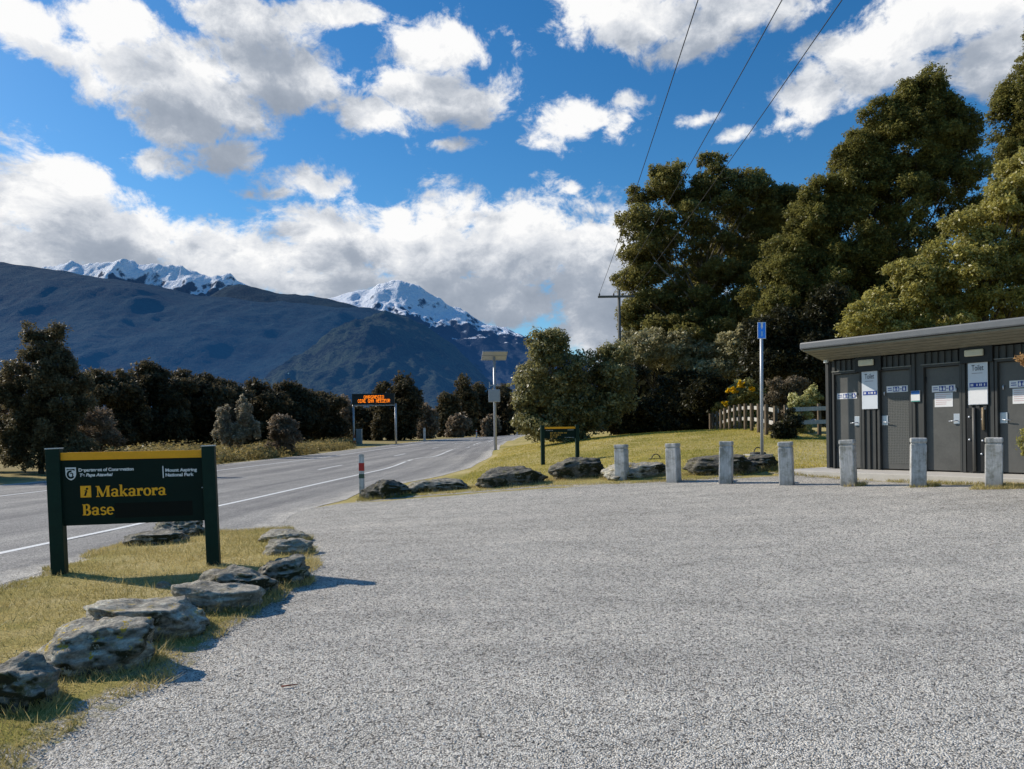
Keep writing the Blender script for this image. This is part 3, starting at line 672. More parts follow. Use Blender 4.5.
bm = bmesh.new(); box(bm, -.36, .36, -.03, .03, HS * .70, HS * .705 + .03, .003); box(bm, -.36, -.30, -.10, .10, HS * .68, HS * .74, .01); from_bm('antenna_bracket', bm, GALV, sm)

# amber message sign
d0 = 20.5
def on_d(d, px):
    k = ray(px, 440)[0]; Y = d / (RD - k); return Vector((k * Y, Y, 0))
ea, eb = on_d(d0, 353.5), on_d(d0, 395.8)
ea = P(353.5, 439, 92); ea.z = h(ea.x, ea.y); eb = P(395.8, 440, 92); eb.z = h(eb.x, eb.y)
es = thing('message_sign', ea, 'black electronic roadside message board with two rows of amber letters on two grey posts', 'electronic sign')
We = eb.x - ea.x; top = P(375, 395.5, 92).z - ea.z; bot = P(375, 404.5, 92).z - ea.z
for x in (0, We): tubeo('post', [(x, .16, -.3 + (eb.z - ea.z) * (x > 0)), (x, .16, bot + .1)], [.12, .12], GALV, es, 10)
BLK = paint('board_black', (.008, .008, .009), .4, .2)
bd_ = boxo('board', (-.1, We - .1, -.12, .12, bot, top), BLK, es, .02)
bm = bmesh.new(); box(bm, -.02, We + .02, .1, .22, bot - .16, bot - .04, .01); from_bm('cross_beam', bm, GALV, es)
AMB = mat_emit('amber_led', (1.0, .22, .004), 1.9, (.3, .1, .0))
def led_row(words, x0, x1, z0, z1, seed):
    rr = random.Random(seed); ink = Ink(); nchar = sum(words) + len(words) - 1; cw = (x1 - x0) / nchar; x = x0
    dw = cw / 6.0; dh = (z1 - z0) / 7.0
    pats = ['11110100011111010000100001000011110', '01110100011000111111100011000110001', '10001110011010110011100011000110001', '01110100011000110001100011000101110', '11111001000010000100001000010011111', '11110100011000111110101001001010001', '11111100001000011110100001000011111', '01111100001000010111100011000101111']
    for wd in words:
        for _ in range(wd):
            p = rr.choice(pats)
            for r in range(7):
                for c_ in range(5):
                    if p[r * 5 + c_] == '1':
                        ink.rect(x + c_ * dw + dw * .04, x + c_ * dw + dw * .96, z1 - (r + 1) * dh + dh * .06, z1 - r * dh - dh * .06)
            x += cw
        x += cw
    return ink.obj('led_row', AMB, bd_, (0, -.1215, 0))
ex = lambda px: (px - 353.5) / (395.8 - 353.5) * We
ezz = lambda py: P(375, py, 92).z - ea.z
led_row([9], ex(364.6), ex(385), ezz(398.6), ezz(395.6 - .2), 3); led_row([4, 3, 7], ex(358.6), ex(391), ezz(402.6), ezz(399.2), 4)
# raise board above the rows a little
bmx = bmesh.new(); box(bmx, -.1, We - .1, -.12, .12, top + .002, ezz(393.6), .02); from_bm('board_hood', bmx, BLK, es)
# cabinet and cone by the message sign
cq = P(359.3, 440.5, 91); cq.z = h(cq.x, cq.y); cbn = thing('roadside_cabinet', cq, 'narrow grey roadside cabinet at the left foot of the message sign', 'cabinet')
boxo('cabinet_body', (-.33, .33, -.25, .25, -.1, 1.72), paint('cabinet_grey', (.33, .30, .28), .6, .15), cbn, .02)
boxo('cabinet_roof', (-.36, .36, -.28, .28, 1.722, 1.78), GALV, cbn, .01)
boxo('cabinet_door', (-.29, .29, -.262, -.252, .1, 1.62), paint('cabinet_door_grey', (.30, .28, .26), .6, .1), cbn, .004)
kq = P(354.3, 440.5, 90); kq.z = h(kq.x, kq.y); cone = thing('traffic_cone', kq, 'red traffic cone with pale band beside the grey cabinet', 'traffic cone')
ORG = paint('cone_red', (.50, .10, .06), .6)
boxo('cone_base', (-.24, .24, -.24, .24, 0, .05), ORG, cone, .01)
tubeo('cone_body', [(0, 0, .05), (0, 0, .55), (0, 0, 1.15)], [.2, .12, .04], ORG, cone, 14)
tubeo('cone_band', [(0, 0, .45), (0, 0, .72)], [.142, .10], WHT, cone, 14)

# blue sign
bq = P(762, 463, 17.2); bs = thing('blue_sign', bq, 'small upright blue sign with white symbols on a tall grey pole', 'sign')
HB = (463 - 339) * 17.2 / F
tubeo('pole', [(0, 0, -.2), (.015, 0, HB * .6), (.03, 0, HB + .3)], [.038, .037, .036], GALV, bs, 12)
z0b, z1b = HB, HB + .375
bp = boxo('sign_plate', (-.075, .115, -.048, -.040, z0b, z1b), paint('sign_edge_white', (.72, .75, .78), .4, .05), bs, .002)
bp2 = boxo('blue_field', (-.062, .102, -.052, -.0485, z0b + .014, z1b - .014), paint('sign_blue', (.02, .26, .95), .4, .06), bp, .001)
ink = Ink(); ffb = lambda a, b: (a, z0b + b)
ink.rect(.0, .045, .25, .345, ffb); ink.poly([ffb(-.01, .345), ffb(.055, .345), ffb(.045, .36), ffb(.0, .36)]); ink.rect(.012, .032, .215, .25, ffb)
ink.obj('pictogram', WHT, bp2, (0, -.054, 0))
ink = Ink(); ink.rect(0, .04, .07, .17, ffb); ink.poly([ffb(-.012, .085), ffb(.052, .085), ffb(.02, .045)]); ink.obj('pictogram', paint('sign_light_blue', (.25, .5, .85), .4, .05), bp2, (0, -.054, 0))

# dump point lid and the small hoop on the lawn
dq = G(758, 455.5); dp_ = thing('drain_point', dq, 'concrete drain slab with dark lid and hoop handle behind the blue sign pole', 'drain')
CON = paint('concrete', (.38, .36, .32), .9, .18, 5, .2, .2)
boxo('slab', (-.32, .32, -.3, .3, -.1, .04), CON, dp_, .01); tubeo('lid', [(0, 0, .041), (0, 0, .09)], [.22, .2], DKM, dp_, 18)
tubeo('handle', [(.11 * math.cos(a), 0, .085 + .14 * math.sin(a)) for a in [math.pi * i / 10 for i in range(11)]], [.014] * 11, DKM, dp_, 8)
hq = G(656, 459); hp = thing('metal_hoop', hq, 'dark metal hoop poking from the grass between the first two bollards', 'hoop')
tubeo('hoop', [(.12 * math.cos(a), 0, .14 * math.sin(a)) for a in [math.pi * i / 10 for i in range(11)]], [.014] * 11, DKM, hp, 8)
boxo('foot_plate', (-.2, .45, -.06, .06, -.05, .02), DKM, hp, .004)

# ------------------------------------------------------------------ timber fences
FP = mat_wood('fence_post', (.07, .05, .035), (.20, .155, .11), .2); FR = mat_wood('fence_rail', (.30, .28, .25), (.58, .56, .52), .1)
def fence(label, pts, hgt, base_out):
    base = pts[0]; fr = thing('fence', base, label, 'fence')
    for p in pts:
        o = boxo('post', (-.055, .055, -.055, .055, -.3, hgt), FP, fr, .008); o.location = p - base; o.rotation_euler = (0, 0, base_out)
    for z in (.40, .86):
        bm = bmesh.new()
        for a, b in zip(pts, pts[1:]):
            d = (b - a).normalized(); nn = Vector((d.y, -d.x, 0)).normalized() * .075
            if nn.x < 0: nn = -nn
            A_v = [a - base + nn + Vector((0, 0, z)), b - base + nn + Vector((0, 0, z))]
            th = nn.normalized() * .04
            vs = []
            for q in A_v:
                vs.append([bm.verts.new(q + o_) for o_ in (Vector((0, 0, 0)), th, th + Vector((0, 0, .14)), Vector((0, 0, .14)))])
            for k in range(4): bm.faces.new((vs[0][k], vs[0][(k + 1) % 4], vs[1][(k + 1) % 4], vs[1][k]))
            bm.faces.new(vs[0][::-1]); bm.faces.new(vs[1])
        bmesh.ops.recalc_face_normals(bm, faces=bm.faces); from_bm('rail', bm, FR, fr)
fpx = [710.4, 713.3, 717.2, 721, 725, 729.8, 735, 740, 745.6, 752, 759, 766.5, 775.5]
fa, fb = P(710.4, 433, 43), P(775.5, 438, 26); pts = []
for px in fpx:
    k = ray(px, 435)[0]; d = fb - fa; tt = (k * fa.y - fa.x) / (d.x - k * d.y); q = fa + d * tt; q.z = h(q.x, q.y); pts.append(q)
fence('long two rail timber fence with many posts running away under the yellow shrub', pts, 1.1, .25)
pts = []
for px in (786, 819.5, 860):
    q = P(px, 437, 26.3); q.z = h(q.x, q.y); pts.append(q)
fence('short two rail timber fence beside the left end of the toilets', pts, 1.1, 0)

# ------------------------------------------------------------------ toilet block
tb = thing('toilet_block', (C0.x, C0.y, PADZ), 'dark corrugated toilet block with grey mono pitch roof and four doors', 'toilet block', math.atan2(UX.y, UX.x))
def FAC(px, py):
    a, b = ray(px, py); d = Vector((a, 1, b)); tt = (C0.xy.dot(UN.xy)) / Vector((a, 1)).dot(UN.xy)
    q = d * tt; return (Vector((q.x, q.y)) - C0.xy).dot(UX.xy), EYE + b * tt - PADZ
CLAD = paint('charcoal_cladding', (.050, .050, .046), .55, .15, 3, .03, .4); DOOR = paint('door_grey', (.098, .096, .088), .5, .2, 2.5, .05, .4); JAMB = paint('door_jamb', (.035, .035, .034), .5)
ROOFM = paint('roof_fascia', (.15, .155, .16), .45, .1); SOF = paint('soffit_timber', (.225, .215, .165), .7, .2); GUT = paint('downpipe_white', (.75, .76, .74), .5, .1)
LEN = 8.6; WT = FAC(830, 361.5)[1]
drs = [FAC(834.6, 420)[0], FAC(859.3, 420)[0], FAC(880, 420)[0], FAC(910, 420)[0], FAC(924.4, 420)[0], FAC(959.5, 420)[0], FAC(998, 420)[0]]
DW = drs[5] - drs[4]; doors = [(drs[0], drs[1]), (drs[2], drs[3]), (drs[4], drs[5]), (drs[6], drs[6] + DW)]
DT = FAC(942, 366.5)[1]
# wall: corrugated strips between the doors and above them
bm = bmesh.new()
def corr(bm, s0, s1, z0, z1, y=0.0, pitch=.125, dep=.035):
    prof = []; s = s0
    while s < s1 - 1e-4:
        for q, yy in ((0, 0), (.48, 0), (.56, dep), (.92, dep)):
            x = s + q * pitch
            if x <= s1: prof.append((x, y + yy))
        s += pitch
    prof.append((s1, y))
    for (xa, ya), (xb, yb2) in zip(prof, prof[1:]):
        a = [bm.verts.new(c) for c in ((xa, ya, z0), (xb, yb2, z0), (xb, yb2, z1), (xa, ya, z1))]; bm.faces.new(a)
edges = [0.0] + [e for d in doors for e in (d[0] - .045, d[1] + .045)] + [LEN]
for i in range(0, len(edges), 2): corr(bm, edges[i], edges[i + 1], 0.0, WT)
for d in doors: corr(bm, d[0] - .045, d[1] + .045, DT + .05, WT)
box(bm, 0, .004, .001, 2.6, 0, WT); box(bm, LEN - .004, LEN, .001, 2.6, 0, WT); box(bm, 0, LEN, 2.596, 2.6, 0, WT - .1)
box(bm, 0.005, LEN - .005, .15, .155, 0, WT - .01)
wall = from_bm('wall', bm, CLAD, tb)
bm = bmesh.new(); box(bm, -.035, .035, -.035, .05, 0, WT, .004); from_bm('corner_trim', bm, CLAD, wall)
pad = boxo('concrete_pad', (-.4, LEN + .6, -1.2, 2.8, -.35, -.012), paint('pad_concrete', (.52, .49, .44), .85, .12, 4, .15, .2), tb, .012)
LOCK = paint('lock_plate', (.52, .55, .60), .35, .12, 8, .0, .5, .4); BLUE = paint('pictogram_blue', (.015, .05, .28), .5, .1); PAPER = paint('notice_white', (.78, .77, .76), .6, .06)
NSG = paint('panel_grey_white', (.66, .69, .73), .45, .05); INK = paint('ink_black', (.02, .025, .04), .5); GRIM = paint('ink_grey', (.35, .33, .36), .7); RINK = paint('ink_red', (.62, .46, .46), .7)
def pict_sign(parent, s0, s1, z0, z1, y, seed):
    p = boxo('pictogram_sign', (s0, s1, y - .006, y, z0, z1), PAPER, parent, .001); w = s1 - s0; hh = z1 - z0
    for a, b in ((.32, .60), (.74, .93)):
        q = boxo('pictogram', (s0 + w * a, s0 + w * b, y - .0085, y - .0065, z0 + hh * .12, z1 - hh * .12), BLUE, p, .0005)
        ink = Ink(); 
        for c_ in ((a + b) / 2,) if b - a < .25 else (a + .07, b - .07):
            xx = s0 + w * c_; ink.rect(xx - .02, xx + .02, z0 + hh * .22, z0 + hh * .62); ink.rect(xx - .012, xx + .012, z0 + hh * .66, z0 + hh * .80)
        ink.obj('figure', PAPER, q, (0, y - .009, 0))
    ink = Ink(); ink.rect(s0 + w * .06, s0 + w * .25, z0 + hh * .60, z0 + hh * .72); ink.rect(s0 + w * .06, s0 + w * .27, z0 + hh * .30, z0 + hh * .42); ink.rect(s0 + w * .62, s0 + w * .72, z0 + hh * .45, z0 + hh * .55); ink.obj('arrow', BLUE, p, (0, y - .0065, 0))
def notice(parent, s0, s1, z0, z1, y, seed, red=True):
    p = boxo('notice', (s0, s1, y - .004, y, z0, z1), PAPER, parent, .0005); rr = random.Random(seed); ink = Ink(); k = 6
    for i in range(k):
        z = z1 - (z1 - z0) * (i + 1) / (k + 1.3); ink.rect(s0 + .06 * (s1 - s0), s0 + (s1 - s0) * rr.uniform(.6, .93), z, z + (z1 - z0) * .045)
    ink.obj('printed_lines', RINK if red else GRIM, p, (0, y - .005, 0))
hinge_left = [True, False, True, False]
for i, (a, b) in enumerate(doors):
    yd = .075 if i else .06
    d = boxo('door', (a, b, yd, yd + .05, .015, DT), DOOR, tb, .004)
    bm = bmesh.new(); box(bm, a - .045, a - .004, -.006, .13, 0, DT + .05, .003); box(bm, b + .004, b + .045, -.006, .13, 0, DT + .05, .003); box(bm, a - .003, b + .003, -.006, .13, DT + .006, DT + .05, .003)
    from_bm('door_frame', bm, CLAD, d)
    boxo('head_flashing', (a - .05, b + .05, -.028, -.008, DT + .052, DT + .068), paint('flashing', (.22, .22, .2), .5), d, .002)
    w = b - a; lx = b - .07 if hinge_left[i] else a + .07; zl = 1.02; hx = b - .075 if hinge_left[i] else a + .075
    bm = bmesh.new(); box(bm, lx - .065, lx + .065, yd - .014, yd - .001, zl - .10, zl + .10, .004); lk = from_bm('lock_plate', bm, LOCK, d)
    tubeo('handle', [(lx, yd - .015, zl - .03), (lx, yd - .06, zl - .03), (lx + (-.13 if hinge_left[i] else .13), yd - .06, zl - .045)], [.011, .011, .010], LOCK, lk, 8)
    tubeo('latch_hook', [(hx, yd - .001, 1.62), (hx, yd - .035, 1.60), (hx, yd - .03, 1.54)], [.014, .014, .011], LOCK, d, 8)
    pz = (1.57, 1.66, 1.62, 1.63)[i]; pw = .46 if i == 0 else .44
    pc = (a + b) / 2 + (-.02, .02, .01, .06)[i]
    pict_sign(d, pc - pw / 2, pc + pw / 2, pz - .065, pz + .065, yd - .001, i)
    if i >= 2: notice(d, pc - .17, pc + .17, pz - .36, pz - .085, yd - .001, 20 + i)
    for z in (.35, 1.75):
        hx2 = a + .012 if hinge_left[i] else b - .012
        tubeo('hinge', [(hx2, yd - .012, z), (hx2, yd - .012, z + .12)], [.013, .013], DKM, d, 8)
# mesh pattern plate on the second door
m, t, out = newmat('perforated_door'); v = objc(t)
vo = N(t, 'ShaderNodeTexVoronoi', {'Vector': v, 'Scale': 30.0, 'Randomness': .15})
finish(t, out, mixc(t, mapr(t, vo.outputs['Distance'], .28, .42), (.055, .055, .05), (.125, .125, .115)), .5, vo.outputs['Distance'], .4, .004)
dd = [o for o in tb.children if o.name.startswith('door')][1]
boxo('vent_mesh', (doors[1][0] + .1, doors[1][1] - .05, .0715, .0745, .12, 1.5), m, dd, .001)
# toilet panels and lamps
M_lampb = paint('lamp_box', (.012, .012, .012), .5); LENS = paint('lamp_lens', (.62, .58, .44), .4, .06)
for i, (pa, pb, pt, pbm, la, lb, lt, lbm) in enumerate(((862.2, 877.8, 370.8, 409.3, 860.6, 875.7, 360.4, 366.5), (968.3, 988, 361.6, 405, 966.5, 985.5, 350.5, 357.2))):
    s0, zt = FAC(pa, pt); s1, _ = FAC(pb, pt); zb = FAC(pa, pbm)[1]
    pnl2 = boxo('toilet_panel', (s0, s1, -.025, -.010, zb, zt), NSG, tb, .002)
    tw = s1 - s0; hp_ = zt - zb
    sans('lettering', 'Toilet', .15, INK, pnl2, (s0 + tw * .2, -.027, zt - hp_ * .22), 0, .001, tw * .60)
    ink = Ink(); ink.rect(s0 + tw * .2, s0 + tw * .75, zt - hp_ * .29, zt - hp_ * .275); ink.obj('small_print', GRIM, pnl2, (0, -.0268, 0))
    zz = zb + hp_ * (.36 if i == 0 else .40)
    nb = boxo('blue_strip', (s0 + tw * .08, s1 - tw * .03, -.029, -.0255, zz, zz + hp_ * .10), BLUE, pnl2, .0005)
    ink = Ink()
    for c_ in (.14, .22, .44, .58, .66, .82): ink.rect(s0 + tw * c_, s0 + tw * (c_ + .055), zz + .02, zz + hp_ * .10 - .02)
    ink.obj('pictogram', PAPER, nb, (0, -.030, 0))
    if i == 1: 
        nt = boxo('notice', (s0 + tw * .08, s1 - .004, -.030, -.0258, zb + .01, zz - .004), PAPER, pnl2, .001)
    l0, z1_ = FAC(la, lt); l1, _ = FAC(lb, lt); z0_ = FAC(la, lbm)[1]
    lampbox = boxo('wall_lamp', (l0 - .10, l1 + .14, -.06, -.004, z0_ - .12, z1_ + .06), M_lampb, tb, .006)
    boxo('lamp_lens', (l0, l1, -.115, -.0605, z0_, z1_), LENS, lampbox, .02)
s0, zt = FAC(911.6, 391); s1, zb = FAC(920.7, 402)
zb = FAC(911.6, 402)[1]
nb = boxo('first_aid_notice', (s0, s1, -.03, -.015, zb, zt), PAPER, tb, .002); boxo('blue_heading', (s0 + .004, s1 - .004, -.033, -.0305, zt - (zt - zb) * .33, zt - .004), paint('heading_blue', (.01, .10, .33), .5), nb, .0005)
boxo('green_footer', (s0 + .004, s1 - .004, -.033, -.0305, zb + .003, zb + (zt - zb) * .10), paint('footer_teal', (.03, .25, .2), .5), nb, .0005)
# dark service recess with pipes under the right panel
r0, zr = FAC(966.5, 408); r1, _ = FAC(987, 408)
rc = boxo('service_recess', (r0, r1, -.004, -.0015, .02, zr), M_lampb, tb, .0005)
tubeo('pipe', [(r0 + .14, -.03, .02), (r0 + .14, -.03, zr)], [.028, .028], paint('pipe_grey', (.11, .105, .095), .5), rc, 10)
tubeo('pipe', [(r1 - .06, -.025, .8), (r1 - .06, -.025, zr)], [.022, .022], paint('pipe_tan', (.30, .22, .13), .6), rc, 10)
for x, z in ((.05, 1.05), (.28, 1.0), (.05, .62), (.28, .6), (.32, 1.2), (.26, .35)): tubeo('rivet', [(r0 + x, -.004, z), (r0 + x, -.02, z)], [.022, .018], LOCK, rc, 8)
# roof
OV = .78; SL = .24; zW = WT + .012; zF = zW + SL * OV
bm = bmesh.new()
def slab_roof(bm, x0, x1, y0, y1, zl0, zl1, th):
    vs = [bm.verts.new(c) for c in ((x0, y0, zl0), (x1, y0, zl0), (x1, y1, zl1), (x0, y1, zl1), (x0, y0, zl0 + th), (x1, y0, zl0 + th), (x1, y1, zl1 + th), (x0, y1, zl1 + th))]
    for f in ((3, 2, 1, 0), (4, 5, 6, 7), (0, 1, 5, 4), (1, 2, 6, 5), (2, 3, 7, 6), (3, 0, 4, 7)): bm.faces.new([vs[k] for k in f])
zB = zW - SL * 3.0
slab_roof(bm, -.10, LEN + .3, -OV, 3.0, zF + .06, zB + .06, .07)
roof = from_bm('roof', bm, ROOFM, tb)
bm = bmesh.new(); box(bm, -.14, LEN + .34, -OV - .05, -OV - .001, zF + .035, zF + .185, .03); from_bm('fascia', bm, ROOFM, roof)
bm = bmesh.new(); slab_roof(bm, -.14, -.102, -OV, 3.0, zF + .030, zB + .030, .145); from_bm('barge_board', bm, ROOFM, roof)
bm = bmesh.new(); k = 5
for i in range(k):
    y0 = -OV + .01 + i * (OV - .02) / k; y1 = y0 + (OV - .02) / k * .78
    slab_roof(bm, -.09, LEN + .28, y0, y1, zW - SL * y0 + .0, zW - SL * y1 + .0, .03)
from_bm('soffit_batten', bm, SOF, roof)
bm = bmesh.new(); slab_roof(bm, -.095, LEN + .29, -OV + .002, .0, zF + .034, zW + .034, .012); from_bm('soffit_lining', bm, paint('soffit_dark', (.05, .045, .035), .8), roof)
bm = bmesh.new()
for s in (FAC(930, 350)[0] + .1, FAC(930, 350)[0] + 3.2): box(bm, s, s + .03, -OV + .02, -.02, zW - .02, zW - .004, .002)
bm.free()
bm = bmesh.new(); box(bm, -.045, .035, -.085, -.005, WT - .03, WT + .10, .006); from_bm('rainwater_head', bm, GUT, tb)

# ------------------------------------------------------------------ trees and shrubs
def leaves(name, cen, nrm, size, shade, mat, parent, asp=.45, seed=0):
    rng = np.random.default_rng(seed); k = len(cen)
    nrm = nrm / np.maximum(np.linalg.norm(nrm, axis=1, keepdims=True), 1e-6)
    r = rng.normal(size=(k, 3)); u = np.cross(nrm, r); u /= np.maximum(np.linalg.norm(u, axis=1, keepdims=True), 1e-6); w = np.cross(nrm, u)
    s = size[:, None]
    V = np.stack([cen - u * s, cen + w * s * asp, cen + u * s + nrm * s * .15, cen - w * s * asp], 1).reshape(-1, 3)
    return np_mesh(name, V, 4, np.arange(4 * k), mat, parent, {'shade': np.repeat(np.clip(shade, 0, 1), 4)})
def crown_points(envs, Y, cl_px, lpc, dens, seed, flat=.75, thick=.8, shell=.45, up=.4, leaf_px=3.6, bough=None):
    """boughs sit on the shell of each lobe, leaf clumps cover the boughs, leaves fill the clumps;
    returns leaf centres, normals, sizes, shades, bough centres (world)"""
    rng = np.random.default_rng(seed); cens = []; bs = []
    for e in envs:
        px, py, rx, ry = e[:4]; dy = e[4] if len(e) > 4 else 0
        c = np.array(P(px, py, Y + dy)); s = (Y + dy) / F; b = min(bough or cl_px * 2.0, .62 * min(rx, ry)) * s
        R = np.array([rx * s, thick * .5 * (rx + ry) * s, ry * s])
        nb = max(3, int(1.9 * rx * ry / (b / s) ** 2))
        pool = rng.normal(size=(nb * 6, 3)); pool /= np.linalg.norm(pool, axis=1, keepdims=True); pool *= (rng.random(len(pool)) ** .30)[:, None]
        sel = []
        for p in pool * np.maximum(R - b * .55, R * .3):          # keep boughs apart
            if all(np.sum((p - q) ** 2) > (b * .78) ** 2 for q in sel): sel.append(p)
            if len(sel) >= nb: break
        B = np.array(sel); nb = len(B); br = b * rng.uniform(.72, 1.22, nb); bsh = rng.uniform(-.18, .18, nb)
        nc = max(3, int(dens * .95 * (b / s / cl_px) ** 2 * 2.1))
        d = rng.normal(size=(nb, nc, 3)); d[:, :, 2] = d[:, :, 2] * .8 + .35; d += .35 * (B / np.maximum(R, 1e-6))[:, None, :]
        d /= np.linalg.norm(d, axis=2, keepdims=True); rr = rng.random((nb, nc, 1)) ** .35
        q = c + B[:, None] + d * rr * br[:, None, None] * np.array([1, 1, flat])
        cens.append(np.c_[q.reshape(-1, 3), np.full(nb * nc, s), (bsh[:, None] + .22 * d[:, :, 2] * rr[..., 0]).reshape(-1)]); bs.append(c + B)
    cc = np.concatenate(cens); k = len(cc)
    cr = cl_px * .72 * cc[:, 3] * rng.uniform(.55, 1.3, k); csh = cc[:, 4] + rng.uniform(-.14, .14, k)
    lp = max(8, int(lpc * .30))
    d = rng.normal(size=(k, lp, 3)); d /= np.linalg.norm(d, axis=2, keepdims=True)
    rr = rng.random((k, lp)) ** .5
    off = d * rr[..., None] * cr[:, None, None] * rng.uniform(.75, 1.3, (k, 1, 3)) * np.array([1, 1, flat])
    cen = cc[:, None, :3] + off
    nr = d * .7 + np.array([0, 0, up]) + rng.normal(0, .45, (k, lp, 3))
    sz = leaf_px * cc[:, 3][:, None] * rng.uniform(.5, 1.25, (k, lp)) * .5
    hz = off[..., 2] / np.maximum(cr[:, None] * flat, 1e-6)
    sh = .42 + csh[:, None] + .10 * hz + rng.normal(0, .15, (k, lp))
    return cen.reshape(-1, 3), nr.reshape(-1, 3), sz.reshape(-1), sh.reshape(-1), np.concatenate(bs)
BARK = mat_bark('grey_bark', (.10, .088, .07), (.33, .30, .25)); BARKD = mat_bark('dark_bark', (.03, .025, .02), (.11, .09, .07))
def tree(name, label, cat, base_px, envs, Y, mat, seed, cl=9, lpc=80, dens=3.0, flat=.75, thick=.8, leaf=3.6, trunk=None, limbs=12, bark=None, group=None, up=.4, shell=.45, asp=.45, stems=1, basez=None, extra=None, skirt=False, bough=None):
    rnd = random.Random(seed)
    k0 = ray(base_px, 435)[0]; bx, by = k0 * Y, Y; bz = h(bx, by) if basez is None else basez
    root = thing(name, (bx, by, bz), label, cat, 0, group)
    if skirt:
        row = HOR - (bz - EYE) * F / Y - ROLL * (base_px - 512); xs0 = min(e[0] - e[2] for e in envs); xs1 = max(e[0] + e[2] for e in envs); w_ = (xs1 - xs0) / 2; hh_ = max(4, (row - min(e[1] for e in envs)) * .45)
        envs = list(envs) + [(xs0 + w_ * (.75 + k * .5 - .25), row - hh_ * .55, w_ * .55, hh_ * .75) for k in (0, 1)]
    cen, nr, sz, sh, cc = crown_points(envs, Y, cl, lpc, dens * 2.2, seed, flat, thick, shell, up, leaf * 1.06, bough)
    cen = cen - np.array([bx, by, bz]); cc = cc - np.array([bx, by, bz])
    keep = cen[:, 2] > .02; cen, nr, sz, sh = cen[keep], nr[keep], sz[keep], sh[keep]
    if extra is not None: sh = extra(cen, sh)
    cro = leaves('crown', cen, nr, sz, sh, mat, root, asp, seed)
    top = cc[:, 2].max(); mean = cc.mean(0); r0 = trunk if trunk else max(.05, top * .022)
    bm = bmesh.new(); bark = bark or BARKD
    for s in range(stems):
        ox, oy = ((rnd.uniform(-.12, .12) * top, rnd.uniform(-.1, .1) * top) if stems > 1 else (0, 0)); nseg = 7; pts = []; rs = []
        for i in range(nseg):
            f = i / (nseg - 1); z = f * top * (.66 if s == 0 else .55) - (.15 if i == 0 else 0)
            lean = f ** 1.3
            pts.append(Vector(((mean[0] + ox * 2) * lean * .9 + ox * .4 + rnd.uniform(-.02, .02) * top * (i > 0), (mean[1] + oy * 2) * lean * .9 + oy * .4, z)))
            rs.append(r0 / (s * .5 + 1) * (1.25 if i == 0 else 1) * (1 - .85 * f) + .006)
        tube(bm, pts, rs, 9)
        order = list(range(len(cc))); rnd.shuffle(order)
        for j in order[:limbs // (s + 1)]:
            tgt = Vector(cc[j]); f = min(.95, max(.18, tgt.z / top * .95)); i = int(f * (nseg - 1)); a = pts[i].lerp(pts[min(i + 1, nseg - 1)], f * (nseg - 1) - i)
            ra = rs[i] * .5; mid1 = a.lerp(tgt, .35) + Vector((rnd.uniform(-1, 1), rnd.uniform(-1, 1), -.5)) * (tgt - a).length * .08; mid2 = a.lerp(tgt, .7) + Vector((rnd.uniform(-1, 1), rnd.uniform(-1, 1), rnd.uniform(0, .6))) * (tgt - a).length * .08
            tube(bm, [a, mid1, mid2, tgt], [ra, ra * .7, ra * .45, ra * .12 + .004], 6)
            for _ in range(2):
                q = mid2 + Vector((rnd.uniform(-1, 1), rnd.uniform(-1, 1), rnd.uniform(-.2, 1))) * (tgt - a).length * .28
                tube(bm, [mid2.lerp(mid1, rnd.random() * .6), mid2.lerp(q, .6), q], [ra * .35, ra * .2, .004], 5)
    from_bm('trunk', bm, bark, root, True)
    return root

L_beech = mat_leaf('beech_leaf', (.030, .030, .009), (.33, .30, .092), .38, .3)
L_totara = mat_leaf('totara_leaf', (.026, .029, .008), (.31, .285, .080), .38, .3)
L_olive = mat_leaf('pale_olive_leaf', (.06, .06, .02), (.56, .51, .28), .34, .8)
L_bush = mat_leaf('bush_leaf', (.036, .040, .012), (.38, .345, .14), .34, .9)
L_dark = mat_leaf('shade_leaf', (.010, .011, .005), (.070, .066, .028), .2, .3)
L_yel = mat_leaf('yellow_green_leaf', (.055, .064, .014), (.52, .46, .12), .38, .9)
L_scrub = mat_leaf('dark_scrub_leaf', (.012, .011, .006), (.155, .125, .068), .28, .1)
L_kan = mat_leaf('kanuka_leaf', (.018, .018, .009), (.24, .20, .11), .32, .1)
L_brown = mat_leaf('brown_scrub_leaf', (.045, .036, .023), (.36, .27, .18), .3, .15)
L_grey = mat_leaf('grey_scrub_leaf', (.08, .068, .05), (.55, .48, .34), .3, .15)
L_tuss = mat_leaf('tussock_leaf', (.10, .08, .022), (.50, .39, .15), .3, .1)
L_flow = mat_leaf('fence_shrub_leaf', (.07, .085, .015), (.62, .58, .24), .38, .8)
L_flower = mat_leaf('yellow_flower', (.65, .42, .01), (.85, .60, .02), .3, .3)
L_pink = mat_leaf('purple_twig_leaf', (.07, .055, .035), (.30, .235, .15), .25, .15)
L_orange = mat_leaf('tan_leaf', (.28, .14, .04), (.60, .38, .17), .35, .4)

